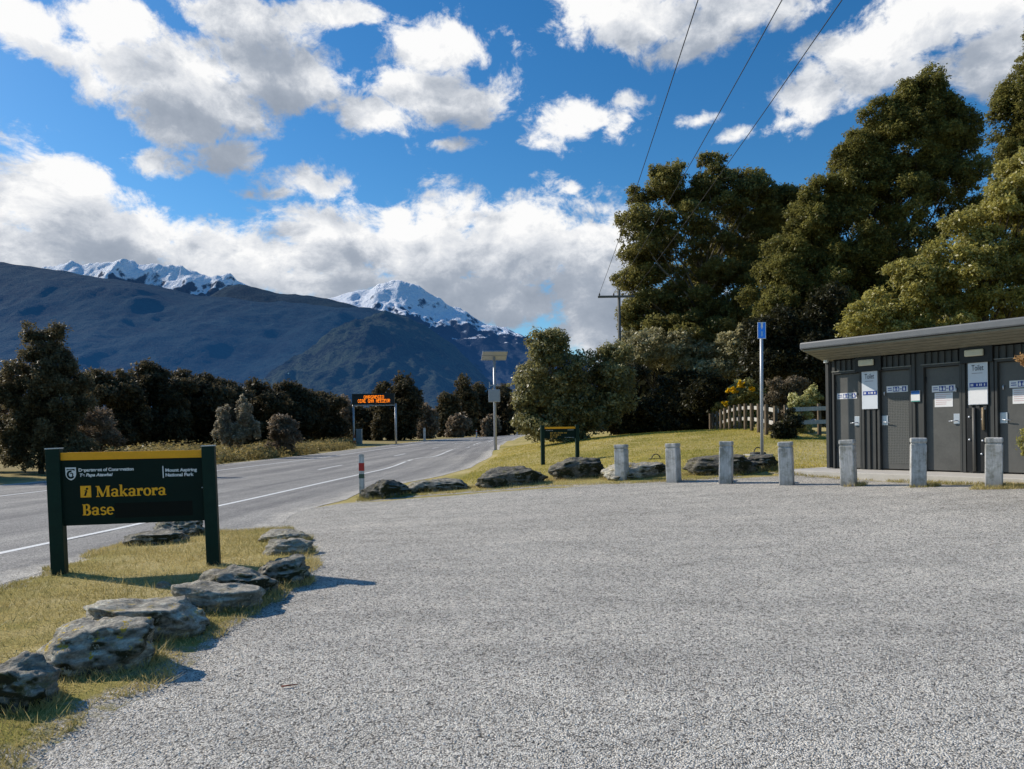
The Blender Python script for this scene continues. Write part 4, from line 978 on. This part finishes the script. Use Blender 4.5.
# right hand trees
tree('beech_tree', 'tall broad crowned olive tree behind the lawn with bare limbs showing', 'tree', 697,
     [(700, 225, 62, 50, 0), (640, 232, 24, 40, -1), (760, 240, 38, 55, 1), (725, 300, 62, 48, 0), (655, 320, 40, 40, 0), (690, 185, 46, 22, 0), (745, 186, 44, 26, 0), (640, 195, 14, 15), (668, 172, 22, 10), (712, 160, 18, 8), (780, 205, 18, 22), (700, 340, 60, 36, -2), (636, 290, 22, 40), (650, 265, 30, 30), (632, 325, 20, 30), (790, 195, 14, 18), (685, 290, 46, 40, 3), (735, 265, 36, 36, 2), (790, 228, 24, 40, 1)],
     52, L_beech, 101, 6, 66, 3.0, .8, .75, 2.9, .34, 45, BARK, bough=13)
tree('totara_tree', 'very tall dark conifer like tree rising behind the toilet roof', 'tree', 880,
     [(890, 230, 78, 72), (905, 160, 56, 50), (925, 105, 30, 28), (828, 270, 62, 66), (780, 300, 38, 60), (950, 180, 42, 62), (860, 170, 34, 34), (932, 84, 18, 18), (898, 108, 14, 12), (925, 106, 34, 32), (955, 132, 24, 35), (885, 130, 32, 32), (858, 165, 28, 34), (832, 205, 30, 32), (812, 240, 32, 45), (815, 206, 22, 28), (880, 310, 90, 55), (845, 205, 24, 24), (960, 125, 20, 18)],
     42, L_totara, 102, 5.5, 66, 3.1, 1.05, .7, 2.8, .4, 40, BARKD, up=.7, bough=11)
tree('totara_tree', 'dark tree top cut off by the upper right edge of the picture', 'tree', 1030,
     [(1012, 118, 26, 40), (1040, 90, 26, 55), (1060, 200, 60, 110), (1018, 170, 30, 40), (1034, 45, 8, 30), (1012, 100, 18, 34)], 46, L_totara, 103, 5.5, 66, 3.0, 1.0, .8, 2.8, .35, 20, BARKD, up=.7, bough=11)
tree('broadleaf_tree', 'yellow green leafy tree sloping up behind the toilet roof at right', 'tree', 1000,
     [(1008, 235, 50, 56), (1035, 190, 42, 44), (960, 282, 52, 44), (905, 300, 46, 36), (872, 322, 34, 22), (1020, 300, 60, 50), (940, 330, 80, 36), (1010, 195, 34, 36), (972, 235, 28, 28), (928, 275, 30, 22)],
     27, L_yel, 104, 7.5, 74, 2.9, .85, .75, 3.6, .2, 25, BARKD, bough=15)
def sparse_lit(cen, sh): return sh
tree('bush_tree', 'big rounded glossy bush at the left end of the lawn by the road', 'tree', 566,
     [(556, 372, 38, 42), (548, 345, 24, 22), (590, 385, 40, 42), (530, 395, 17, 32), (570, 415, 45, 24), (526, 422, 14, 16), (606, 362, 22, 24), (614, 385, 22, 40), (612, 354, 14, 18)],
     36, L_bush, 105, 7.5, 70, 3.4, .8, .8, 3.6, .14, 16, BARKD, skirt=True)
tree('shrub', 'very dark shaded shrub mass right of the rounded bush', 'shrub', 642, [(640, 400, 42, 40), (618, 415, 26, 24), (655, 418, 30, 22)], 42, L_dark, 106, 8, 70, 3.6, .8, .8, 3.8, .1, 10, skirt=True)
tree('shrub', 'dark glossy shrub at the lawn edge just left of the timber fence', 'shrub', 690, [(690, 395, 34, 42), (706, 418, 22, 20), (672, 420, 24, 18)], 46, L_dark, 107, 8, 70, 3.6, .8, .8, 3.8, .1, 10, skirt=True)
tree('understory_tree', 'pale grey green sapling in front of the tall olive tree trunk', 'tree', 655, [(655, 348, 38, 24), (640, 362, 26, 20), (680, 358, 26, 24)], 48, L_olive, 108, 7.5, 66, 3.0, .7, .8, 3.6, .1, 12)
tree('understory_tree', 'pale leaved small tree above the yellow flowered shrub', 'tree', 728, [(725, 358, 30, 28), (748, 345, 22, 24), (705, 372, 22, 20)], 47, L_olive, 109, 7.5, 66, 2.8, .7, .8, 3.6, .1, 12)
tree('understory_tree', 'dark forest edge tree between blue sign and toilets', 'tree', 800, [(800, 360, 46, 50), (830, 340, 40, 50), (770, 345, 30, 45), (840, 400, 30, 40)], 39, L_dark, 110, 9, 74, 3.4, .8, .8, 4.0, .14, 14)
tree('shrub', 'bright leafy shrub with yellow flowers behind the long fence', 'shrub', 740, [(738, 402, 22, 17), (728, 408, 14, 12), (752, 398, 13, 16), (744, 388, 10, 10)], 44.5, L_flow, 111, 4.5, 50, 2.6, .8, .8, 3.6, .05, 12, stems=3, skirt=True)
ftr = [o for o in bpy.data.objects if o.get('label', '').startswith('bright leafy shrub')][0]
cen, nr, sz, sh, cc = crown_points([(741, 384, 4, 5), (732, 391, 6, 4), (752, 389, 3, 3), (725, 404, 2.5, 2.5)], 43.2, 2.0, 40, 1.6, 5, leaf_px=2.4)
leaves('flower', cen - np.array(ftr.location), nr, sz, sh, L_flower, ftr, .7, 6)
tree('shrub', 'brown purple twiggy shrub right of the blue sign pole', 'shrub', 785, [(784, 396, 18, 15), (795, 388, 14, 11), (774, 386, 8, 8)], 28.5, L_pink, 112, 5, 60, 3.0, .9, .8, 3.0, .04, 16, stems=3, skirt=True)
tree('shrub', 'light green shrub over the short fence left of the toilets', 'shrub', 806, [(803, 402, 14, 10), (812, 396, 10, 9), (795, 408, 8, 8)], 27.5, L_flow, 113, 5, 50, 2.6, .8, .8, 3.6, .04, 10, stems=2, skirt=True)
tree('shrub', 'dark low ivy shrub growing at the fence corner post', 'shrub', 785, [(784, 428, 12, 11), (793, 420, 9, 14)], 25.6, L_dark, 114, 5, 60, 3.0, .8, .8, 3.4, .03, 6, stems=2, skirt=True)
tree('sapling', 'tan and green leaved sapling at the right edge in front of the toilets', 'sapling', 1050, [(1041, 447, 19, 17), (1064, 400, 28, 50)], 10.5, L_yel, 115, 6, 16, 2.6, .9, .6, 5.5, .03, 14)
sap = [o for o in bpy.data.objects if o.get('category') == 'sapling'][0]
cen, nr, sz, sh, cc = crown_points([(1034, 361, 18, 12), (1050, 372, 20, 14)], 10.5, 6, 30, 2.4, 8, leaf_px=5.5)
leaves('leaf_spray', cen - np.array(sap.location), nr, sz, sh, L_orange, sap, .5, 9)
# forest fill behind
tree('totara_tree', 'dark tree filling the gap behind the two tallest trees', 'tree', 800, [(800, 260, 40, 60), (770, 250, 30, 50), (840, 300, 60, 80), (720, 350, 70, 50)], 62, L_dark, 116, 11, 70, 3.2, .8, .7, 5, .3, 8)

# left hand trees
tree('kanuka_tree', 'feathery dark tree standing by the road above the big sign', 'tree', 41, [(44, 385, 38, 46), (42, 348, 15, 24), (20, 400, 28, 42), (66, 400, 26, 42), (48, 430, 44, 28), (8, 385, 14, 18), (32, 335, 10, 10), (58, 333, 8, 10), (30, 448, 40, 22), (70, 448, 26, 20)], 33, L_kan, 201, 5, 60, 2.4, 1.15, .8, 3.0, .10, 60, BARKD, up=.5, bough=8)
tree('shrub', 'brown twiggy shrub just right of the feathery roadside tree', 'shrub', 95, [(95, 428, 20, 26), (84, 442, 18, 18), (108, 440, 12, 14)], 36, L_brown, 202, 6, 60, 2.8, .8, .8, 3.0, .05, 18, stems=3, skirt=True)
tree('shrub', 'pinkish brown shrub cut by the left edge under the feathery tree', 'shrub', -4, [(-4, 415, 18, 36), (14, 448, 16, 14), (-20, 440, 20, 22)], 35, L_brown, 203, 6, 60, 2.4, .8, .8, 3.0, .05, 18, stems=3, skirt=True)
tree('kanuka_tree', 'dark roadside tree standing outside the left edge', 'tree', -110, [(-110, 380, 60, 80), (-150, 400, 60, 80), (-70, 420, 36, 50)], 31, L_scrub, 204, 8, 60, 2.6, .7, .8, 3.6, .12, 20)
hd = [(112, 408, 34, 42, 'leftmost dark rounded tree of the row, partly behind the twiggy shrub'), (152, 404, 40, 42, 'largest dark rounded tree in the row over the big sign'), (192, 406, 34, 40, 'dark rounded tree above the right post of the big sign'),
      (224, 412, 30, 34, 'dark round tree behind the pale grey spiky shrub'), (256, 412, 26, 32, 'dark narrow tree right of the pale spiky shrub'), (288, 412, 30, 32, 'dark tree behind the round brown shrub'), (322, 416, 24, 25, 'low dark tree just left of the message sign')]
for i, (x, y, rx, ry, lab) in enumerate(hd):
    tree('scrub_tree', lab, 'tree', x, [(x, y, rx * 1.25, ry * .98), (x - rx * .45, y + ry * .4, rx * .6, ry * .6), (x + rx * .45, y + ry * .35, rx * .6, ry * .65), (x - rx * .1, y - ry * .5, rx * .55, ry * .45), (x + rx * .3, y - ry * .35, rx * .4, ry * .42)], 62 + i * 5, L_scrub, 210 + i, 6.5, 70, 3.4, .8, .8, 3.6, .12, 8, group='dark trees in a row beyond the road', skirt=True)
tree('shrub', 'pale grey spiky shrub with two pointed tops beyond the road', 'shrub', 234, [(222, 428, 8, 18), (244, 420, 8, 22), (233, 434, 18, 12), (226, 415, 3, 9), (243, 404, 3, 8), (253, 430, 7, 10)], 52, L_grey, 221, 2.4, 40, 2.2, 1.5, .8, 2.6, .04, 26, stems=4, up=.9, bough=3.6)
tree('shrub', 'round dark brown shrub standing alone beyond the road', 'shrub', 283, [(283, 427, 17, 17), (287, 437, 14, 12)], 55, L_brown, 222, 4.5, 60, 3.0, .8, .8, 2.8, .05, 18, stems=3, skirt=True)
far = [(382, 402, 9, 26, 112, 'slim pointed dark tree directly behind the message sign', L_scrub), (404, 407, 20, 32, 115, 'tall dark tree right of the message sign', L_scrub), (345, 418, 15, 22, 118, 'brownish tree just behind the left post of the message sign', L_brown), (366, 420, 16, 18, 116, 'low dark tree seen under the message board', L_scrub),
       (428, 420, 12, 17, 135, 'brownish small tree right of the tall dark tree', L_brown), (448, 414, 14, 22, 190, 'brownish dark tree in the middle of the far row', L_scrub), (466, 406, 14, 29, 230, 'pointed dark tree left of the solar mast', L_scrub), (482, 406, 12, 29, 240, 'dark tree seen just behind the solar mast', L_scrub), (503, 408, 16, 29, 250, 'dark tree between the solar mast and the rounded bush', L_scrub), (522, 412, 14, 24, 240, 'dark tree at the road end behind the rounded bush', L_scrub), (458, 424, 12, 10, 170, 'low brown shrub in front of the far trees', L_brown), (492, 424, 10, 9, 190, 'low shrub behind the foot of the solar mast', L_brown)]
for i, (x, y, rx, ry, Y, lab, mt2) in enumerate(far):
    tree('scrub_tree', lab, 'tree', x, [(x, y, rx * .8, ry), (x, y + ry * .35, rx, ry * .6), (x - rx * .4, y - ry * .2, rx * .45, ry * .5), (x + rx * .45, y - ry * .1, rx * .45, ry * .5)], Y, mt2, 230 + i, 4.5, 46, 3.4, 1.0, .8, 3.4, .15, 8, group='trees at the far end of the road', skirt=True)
# low scrub along the far verge (stuff)
rng = np.random.default_rng(77); envs_all = []
cs_, ns_, ss_, hs_ = [], [], [], []
for i in range(300):
    px = rng.uniform(100, 352); k = ray(px, 440)[0]; d_ = 18.3 + 7 * rng.random() ** 1.4; Y = d_ / (RD - k); x = k * Y
    z = h(x, Y); r = rng.uniform(.5, 1.15) * (1.0 + .35 * noise.noise(Vector((x * .25, Y * .25, 2)))) * (.75 if d_ < 19.0 else 1) * (1.25 if px < 220 else 1)
    q = 190; d = rng.normal(size=(q, 3)); d /= np.linalg.norm(d, axis=1, keepdims=True); d[:, 2] = abs(d[:, 2])
    o_ = d * (rng.random(q) ** .4)[:, None] * np.array([r * 1.3, r * 1.1, r * .95])
    cs_.append(np.array([x, Y, z]) + o_); ns_.append(d + rng.normal(0, .5, (q, 3)) + [0, 0, .5]); ss_.append(rng.uniform(.5, 1.3, q) * .11); hs_.append(np.clip(.4 + rng.uniform(-.3, .3) + rng.normal(0, .2, q) + .15 * d[:, 2], 0, 1))
tag(leaves('low_scrub', np.concatenate(cs_), np.concatenate(ns_), np.concatenate(ss_), np.concatenate(hs_), L_tuss, None, .4, 3), kind='stuff')
# far low forest behind everything (stuff, one mass)
cs_, ns_, ss_, hs_ = [], [], [], []
for i in range(420):
    px = rng.uniform(-250, 640); Y = rng.uniform(260, 420); k = ray(px, 430)[0]; x = k * Y; z = h(x, Y)
    if px > 505 and px < 545: Y = 420
    r = rng.uniform(2.5, 5); q = 60; d = rng.normal(size=(q, 3)); d /= np.linalg.norm(d, axis=1, keepdims=True)
    cs_.append(np.array([x, Y, z + r * .9]) + d * (rng.random(q) ** .4)[:, None] * np.array([r * 1.2, r, r * 1.1])); ns_.append(d + rng.normal(0, .5, (q, 3))); ss_.append(rng.uniform(.5, 1.3, q) * 1.0); hs_.append(np.clip(.35 + rng.normal(0, .2, q), 0, 1))
def forest_mass(pxa, pxb, Ya, Yb, hmax, cnt, rr_, seed_, mat, name):
    rng = np.random.default_rng(seed_); A1, A2, A3, A4 = [], [], [], []
    for i in range(cnt):
        px = rng.uniform(pxa, pxb); Y = rng.uniform(Ya, Yb); k = ray(px, 430)[0]; x = k * Y; z = h(x, Y) + rng.uniform(0, 1) ** .8 * hmax * float(np.interp(px, [pxa, pxa + 60, pxb], [.45, 1, 1]))
        r = rng.uniform(.7, 1.3) * rr_; q = 70; d = rng.normal(size=(q, 3)); d /= np.linalg.norm(d, axis=1, keepdims=True)
        A1.append(np.array([x, Y, z]) + d * (rng.random(q) ** .4)[:, None] * r); A2.append(d + rng.normal(0, .5, (q, 3))); A3.append(rng.uniform(.5, 1.3, q) * rr_ * .22); A4.append(np.clip(.35 + rng.normal(0, .2, q), 0, 1))
    tag(leaves(name, np.concatenate(A1), np.concatenate(A2), np.concatenate(A3), np.concatenate(A4), mat, None, .55, seed_), kind='stuff')
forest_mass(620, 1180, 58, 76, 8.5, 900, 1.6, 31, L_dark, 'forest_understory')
tag(leaves('far_forest', np.concatenate(cs_), np.concatenate(ns_), np.concatenate(ss_), np.concatenate(hs_), L_scrub, None, .5, 4), kind='stuff')

# ------------------------------------------------------------------ power pole and wires
pp = P(619, 300, 48); pzb = h(pp.x, pp.y); top_z = P(619, 290, 48).z
pw = thing('power_pole', (pp.x, pp.y, pzb), 'grey power pole with a crossarm at the left edge of the tall trees', 'power pole')
PB = mat_wood('pole_wood', (.09, .085, .075), (.22, .21, .19), .1)
tubeo('pole', [(0, 0, -.3), (0, 0, top_z - pzb)], [.125, .095], PB, pw, 12)
zc = P(619, 297, 48).z - pzb; bm = bmesh.new(); box(bm, -1.35, .95, -.2, -.12, zc - .07, zc + .07, .008); arm = from_bm('crossarm', bm, PB, pw)
for x in (-1.25, -.35, .8):
    tubeo('insulator', [(x, -.16, zc + .07), (x, -.16, zc + .16), (x, -.16, zc + .22)], [.03, .055, .03], paint('insulator_brown', (.1, .08, .07), .3), pw, 8)
WIRE = paint('wire_dark', (.02, .02, .022), .5)
for i, (x, pxt, lab) in enumerate(((-1.25, 698, 'leftmost overhead wire running up to the top of the picture'), (-.35, 782, 'middle overhead wire of the three'), (.8, 842, 'rightmost overhead wire crossing in front of the tall tree'))):
    a = Vector((pp.x + x, pp.y - .16, pzb + zc + .22)); b = P(pxt, 0, 15.0); d = (b - a) * 2.3; end = a + d; end.z += .4
    pts = []
    for k in range(41):
        f = k / 40; q = a.lerp(end, f); q.z -= .9 * 4 * f * (1 - f); pts.append(q)
    f0 = 1 / 2.3; corr_ = b.z - (a.lerp(end, f0).z - .9 * 4 * f0 * (1 - f0))
    for k, q in enumerate(pts): q.z += corr_ * (k / 40) / f0
    tag(tubeo('power_line', pts, [.011] * 41, WIRE, None, 6), lab, 'wire', 'three overhead wires')

# ------------------------------------------------------------------ mountains
def mountain(name, prof, D, foot, mat, seed, amp=.16, nx=260, ny=110, spur=420.0, extend=1500, back=.6, rg=.14, gam=1.0):
    pw_ = [P(px, py, D) for px, py in prof]; X = np.array([p.x for p in pw_]); Z = np.array([p.z for p in pw_])
    xx = np.linspace(X.min(), X.max(), nx); zr = np.interp(xx, X, Z)
    tt = np.r_[np.linspace(0, 1, ny), np.linspace(1.03, 1 + back, ny // 4)]
    V = np.zeros((len(tt), nx, 3)); L = D - foot; sc = 1.0 / spur
    for i, t_ in enumerate(tt):
        for j in range(nx):
            x = xx[j]; y = foot + L * t_
            zz = zr[j]
            f = t_ if t_ <= 1 else 1 - (t_ - 1) * .9
            env = max(0.0, min(1, 4 * f * (1 - f) * 1.2)) if t_ <= 1 else .3
            wx = x + 90 * noise.noise(Vector((x * sc * .7, y * sc * .7, seed)))
            r = noise.ridged_multi_fractal(Vector((wx * sc, y * sc * .38, seed * 1.3)), .9, 2.1, 6, 1.0, 2.0)
            r2 = noise.multi_fractal(Vector((x * sc * 3, y * sc * 2.2, seed)), .9, 2.0, 4)
            z = zz * (f ** gam) + (r - 1.0) * amp * (zz + .15 * Z.max()) * env + (r2 - .9) * amp * rg * (zz + .1 * Z.max()) * min(1, f * 2)
            V[i, j] = (x * (1 if t_ <= 1 else 1), y, z)
    n_, m_ = V.shape[:2]; ii = np.arange(n_ * m_).reshape(n_, m_)
    q = np.stack([ii[:-1, :-1], ii[:-1, 1:], ii[1:, 1:], ii[1:, :-1]], -1).reshape(-1)
    return tag(np_mesh(name, V.reshape(-1, 3), 4, q, mat, None, None, True), kind='structure')
mm1 = mat_mountain('forest_slope', (.013, .030, .036), (.0, .002, .005), scale=.05, haze_glow=(.009, .047, .128), hz=.76)
mm0 = mat_mountain('near_forest_slope', (.050, .066, .046), (.0, .002, .005), scale=.06, haze_glow=(.010, .043, .115), hz=.62)
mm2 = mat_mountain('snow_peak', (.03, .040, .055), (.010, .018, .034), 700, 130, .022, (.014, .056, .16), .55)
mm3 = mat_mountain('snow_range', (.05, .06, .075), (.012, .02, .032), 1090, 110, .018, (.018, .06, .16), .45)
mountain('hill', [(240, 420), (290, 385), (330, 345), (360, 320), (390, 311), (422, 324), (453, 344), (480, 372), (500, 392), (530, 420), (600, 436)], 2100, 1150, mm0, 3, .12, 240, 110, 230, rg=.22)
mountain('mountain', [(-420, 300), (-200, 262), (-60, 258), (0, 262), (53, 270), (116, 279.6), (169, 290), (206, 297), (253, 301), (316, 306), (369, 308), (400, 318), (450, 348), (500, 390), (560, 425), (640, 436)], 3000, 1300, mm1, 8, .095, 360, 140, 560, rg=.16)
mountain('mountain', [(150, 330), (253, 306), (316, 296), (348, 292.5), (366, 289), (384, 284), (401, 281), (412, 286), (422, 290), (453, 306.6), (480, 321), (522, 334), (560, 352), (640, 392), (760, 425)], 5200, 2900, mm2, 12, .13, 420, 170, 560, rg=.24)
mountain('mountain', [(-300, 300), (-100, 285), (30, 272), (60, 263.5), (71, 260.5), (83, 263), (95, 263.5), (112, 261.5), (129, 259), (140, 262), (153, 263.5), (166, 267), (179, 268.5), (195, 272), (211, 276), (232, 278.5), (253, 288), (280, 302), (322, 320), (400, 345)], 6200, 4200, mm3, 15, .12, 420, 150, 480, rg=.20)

mm4 = mat_mountain('shoulder_slope', (.020, .034, .038), (.003, .008, .012), scale=.035, haze_glow=(.010, .045, .118), hz=.62)
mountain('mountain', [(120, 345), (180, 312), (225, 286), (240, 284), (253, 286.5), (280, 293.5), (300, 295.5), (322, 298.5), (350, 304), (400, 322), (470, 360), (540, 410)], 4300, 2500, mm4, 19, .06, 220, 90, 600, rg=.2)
# ------------------------------------------------------------------ sky, sun, clouds
SUN = Vector((-.906 * math.cos(rad(33)), .423 * math.cos(rad(33)), math.sin(rad(33))))
w = bpy.data.worlds.new('World'); bpy.context.scene.world = w; w.use_nodes = True; t = w.node_tree
for nd in list(t.nodes): t.nodes.remove(nd)
sky = N(t, 'ShaderNodeTexSky', sky_type='NISHITA', sun_disc=False, sun_elevation=rad(33), sun_rotation=rad(295), air_density=1.0, dust_density=.3, ozone_density=2.0)
# cloud field in azimuth / elevation
cg = bpy.data.node_groups.new('cloud_density', 'ShaderNodeTree')
cg.interface.new_socket('Vector', in_out='INPUT', socket_type='NodeSocketVector'); cg.interface.new_socket('Density', in_out='OUTPUT', socket_type='NodeSocketFloat')
k_ = cg; gi_ = N(k_, 'NodeGroupInput').outputs[0]; go_ = N(k_, 'NodeGroupOutput')
wp = N(k_, 'ShaderNodeTexNoise', {'Vector': gi_, 'Scale': 7.0, 'Detail': 3.0}).outputs['Color']
wv_ = N(k_, 'ShaderNodeVectorMath', {0: N(k_, 'ShaderNodeVectorMath', {0: wp, 1: (.5, .5, .5)}, operation='SUBTRACT').outputs[0], 1: (.05, .04, 0)}, operation='MULTIPLY').outputs[0]
vv = N(k_, 'ShaderNodeVectorMath', {0: gi_, 1: wv_}, operation='ADD').outputs[0]
BLOBS = [  # px, py, rx, ry, weight
    (45, 205, 105, 66, 1), (130, 240, 90, 40, 1), (20, 250, 90, 40, 1), (225, 262, 100, 42, 1), (330, 250, 80, 52, 1), (430, 250, 90, 62, 1), (520, 245, 75, 62, 1), (590, 270, 70, 75, 1), (480, 300, 120, 40, 1), (620, 330, 80, 50, .9), (320, 285, 100, 22, .9), (400, 215, 30, 18, .8),
    (190, 85, 105, 50, 1), (275, 70, 80, 48, 1), (130, 30, 75, 30, .8), (240, 15, 90, 30, .9), (60, 55, 50, 22, .7), (435, 95, 75, 36, 1), (440, 42, 70, 30, .9), (370, 110, 50, 22, .8), (330, 10, 60, 18, .8), (190, 125, 60, 22, .8), (20, 20, 50, 35, .85),
    (228, 152, 42, 24, .85), (300, 180, 55, 20, .8), (150, 160, 40, 16, .7), (275, 190, 35, 10, .6), (448, 146, 32, 9, .55),
    (585, 118, 55, 32, .75), (620, 98, 28, 16, .6), (548, 140, 28, 12, .5), (698, 118, 26, 8, .6), (736, 132, 24, 9, .6), (570, 188, 14, 8, .5),
    (650, 20, 95, 34, 1), (600, 5, 60, 22, .9), (740, 8, 80, 34, 1), (690, 45, 50, 20, .7), (870, 48, 90, 34, 1), (810, 98, 55, 34, .85), (940, 18, 110, 42, 1), (1000, 55, 60, 44, .95), (900, 75, 70, 22, .8), (780, 125, 30, 16, .6),
    (-90, 220, 90, 80, .9), (-80, 40, 70, 50, .8), (1110, 50, 90, 50, .8), (760, 360, 200, 60, .8), (240, -50, 130, 40, .8), (690, -40, 110, 40, .8)]
def azel(px, py):
    a, b = ray(px, py); return math.atan2(a, 1), math.atan2(b, math.hypot(a, 1))
acc = None
for (px, py, rx, ry, wt) in BLOBS:
    a0, e0 = azel(px, py); ra = abs(azel(px + rx, py)[0] - azel(px - rx, py)[0]) / 2; re = abs(azel(px, py - ry)[1] - azel(px, py + ry)[1]) / 2
    s = N(k_, 'ShaderNodeVectorMath', {0: vv, 1: (a0, e0, 0)}, operation='SUBTRACT').outputs[0]
    s = N(k_, 'ShaderNodeVectorMath', {0: s, 1: (1 / ra, 1 / re, 0)}, operation='MULTIPLY').outputs[0]
    l = N(k_, 'ShaderNodeVectorMath', {0: s}, operation='LENGTH').outputs['Value']
    f = M_(k_, 'MULTIPLY', M_(k_, 'SUBTRACT', 1.15, l), wt)
    acc = f if acc is None else N(k_, 'ShaderNodeMath', {0: acc, 1: f, 2: .12}, operation='SMOOTH_MAX').outputs[0]
acc = M_(k_, 'MAXIMUM', acc, -.75)
sv = N(k_, 'ShaderNodeVectorMath', {0: vv, 1: (1.0, 1.35, 1)}, operation='MULTIPLY').outputs[0]
n1 = nz(k_, sv, 13.0, 10, .64, .25); n2 = nz(k_, sv, 38.0, 8, .68, .4)
nn_ = M_(k_, 'ADD', M_(k_, 'MULTIPLY', M_(k_, 'SUBTRACT', n1, .5), 2.3), M_(k_, 'MULTIPLY', M_(k_, 'SUBTRACT', n2, .5), .85))
k_.links.new(M_(k_, 'ADD', M_(k_, 'MULTIPLY', acc, 1.05), nn_), go_.inputs[0])
gen = N(t, 'ShaderNodeTexCoord').outputs['Generated']; sp3 = N(t, 'ShaderNodeSeparateXYZ', {0: gen})
az = M_(t, 'ARCTAN2', sp3.outputs[0], sp3.outputs[1]); el = M_(t, 'ARCSINE', sp3.outputs[2])
vec = N(t, 'ShaderNodeCombineXYZ', {0: az, 1: el, 2: 0.0}).outputs[0]
def dens(off):
    g = grp(t, cg); v2 = N(t, 'ShaderNodeVectorMath', {0: vec, 1: off}, operation='ADD').outputs[0]; t.links.new(v2, g.inputs[0]); return g.outputs[0]
D0 = dens((0, 0, 0)); D1 = dens((-.028, .040, 0)); D2 = dens((-.05, .085, 0))
alpha = mapr(t, D0, .05, .55, sm=True)
thick = M_(t, 'ADD', M_(t, 'MULTIPLY', M_(t, 'MAXIMUM', D1, 0.0), .6), M_(t, 'MULTIPLY', M_(t, 'MAXIMUM', D2, 0.0), .6))
light = M_(t, 'POWER', 2.718, M_(t, 'MULTIPLY', thick, -1.6))
detail = mapr(t, D0, .2, 1.6, 1.0, .82)
light = M_(t, 'MULTIPLY', light, detail)
ccol = ramp(t, light, [(0, (.25, .30, .38)), (.25, (.39, .44, .52)), (.50, (.72, .75, .80)), (.78, (1.0, 1.0, 1.0))])
skc = N(t, 'ShaderNodeHueSaturation', {'Color': sky.outputs[0], 'Saturation': 1.37, 'Value': 1.0}).outputs[0]
skc = mixc(t, 1.0, skc, (.78, .98, 1.05), 'MULTIPLY')
bg1 = N(t, 'ShaderNodeBackground', {0: skc, 1: .12}); bg2 = N(t, 'ShaderNodeBackground', {0: ccol, 1: .98})
ms = N(t, 'ShaderNodeMixShader', {0: alpha, 1: bg1.outputs[0], 2: bg2.outputs[0]})
t.links.new(ms.outputs[0], N(t, 'ShaderNodeOutputWorld').inputs[0])
sl = bpy.data.lights.new('sun', 'SUN'); sl.energy = 5.0; sl.angle = rad(.5); sl.color = (1, .92, .80)
so_ = bpy.data.objects.new('sun', sl); C.objects.link(so_); so_.rotation_euler = SUN.to_track_quat('Z', 'Y').to_euler(); so_.location = SUN * 60

# ------------------------------------------------------------------ camera
cd = bpy.data.cameras.new('camera'); cd.sensor_width = 36; cd.lens = F / 1024 * 36; cd.shift_y = (HOR - 384.5) / 1024; cd.clip_end = 40000; cd.clip_start = .05
co = bpy.data.objects.new('camera', cd); C.objects.link(co)
co.matrix_world = Matrix(((CR, SR, 0, 0), (0, 0, -1, 0), (-SR, CR, 0, EYE), (0, 0, 0, 1)))
sc = bpy.context.scene; sc.camera = co
sc.view_settings.view_transform = 'Standard'; sc.view_settings.look = 'None'; sc.view_settings.exposure = 0
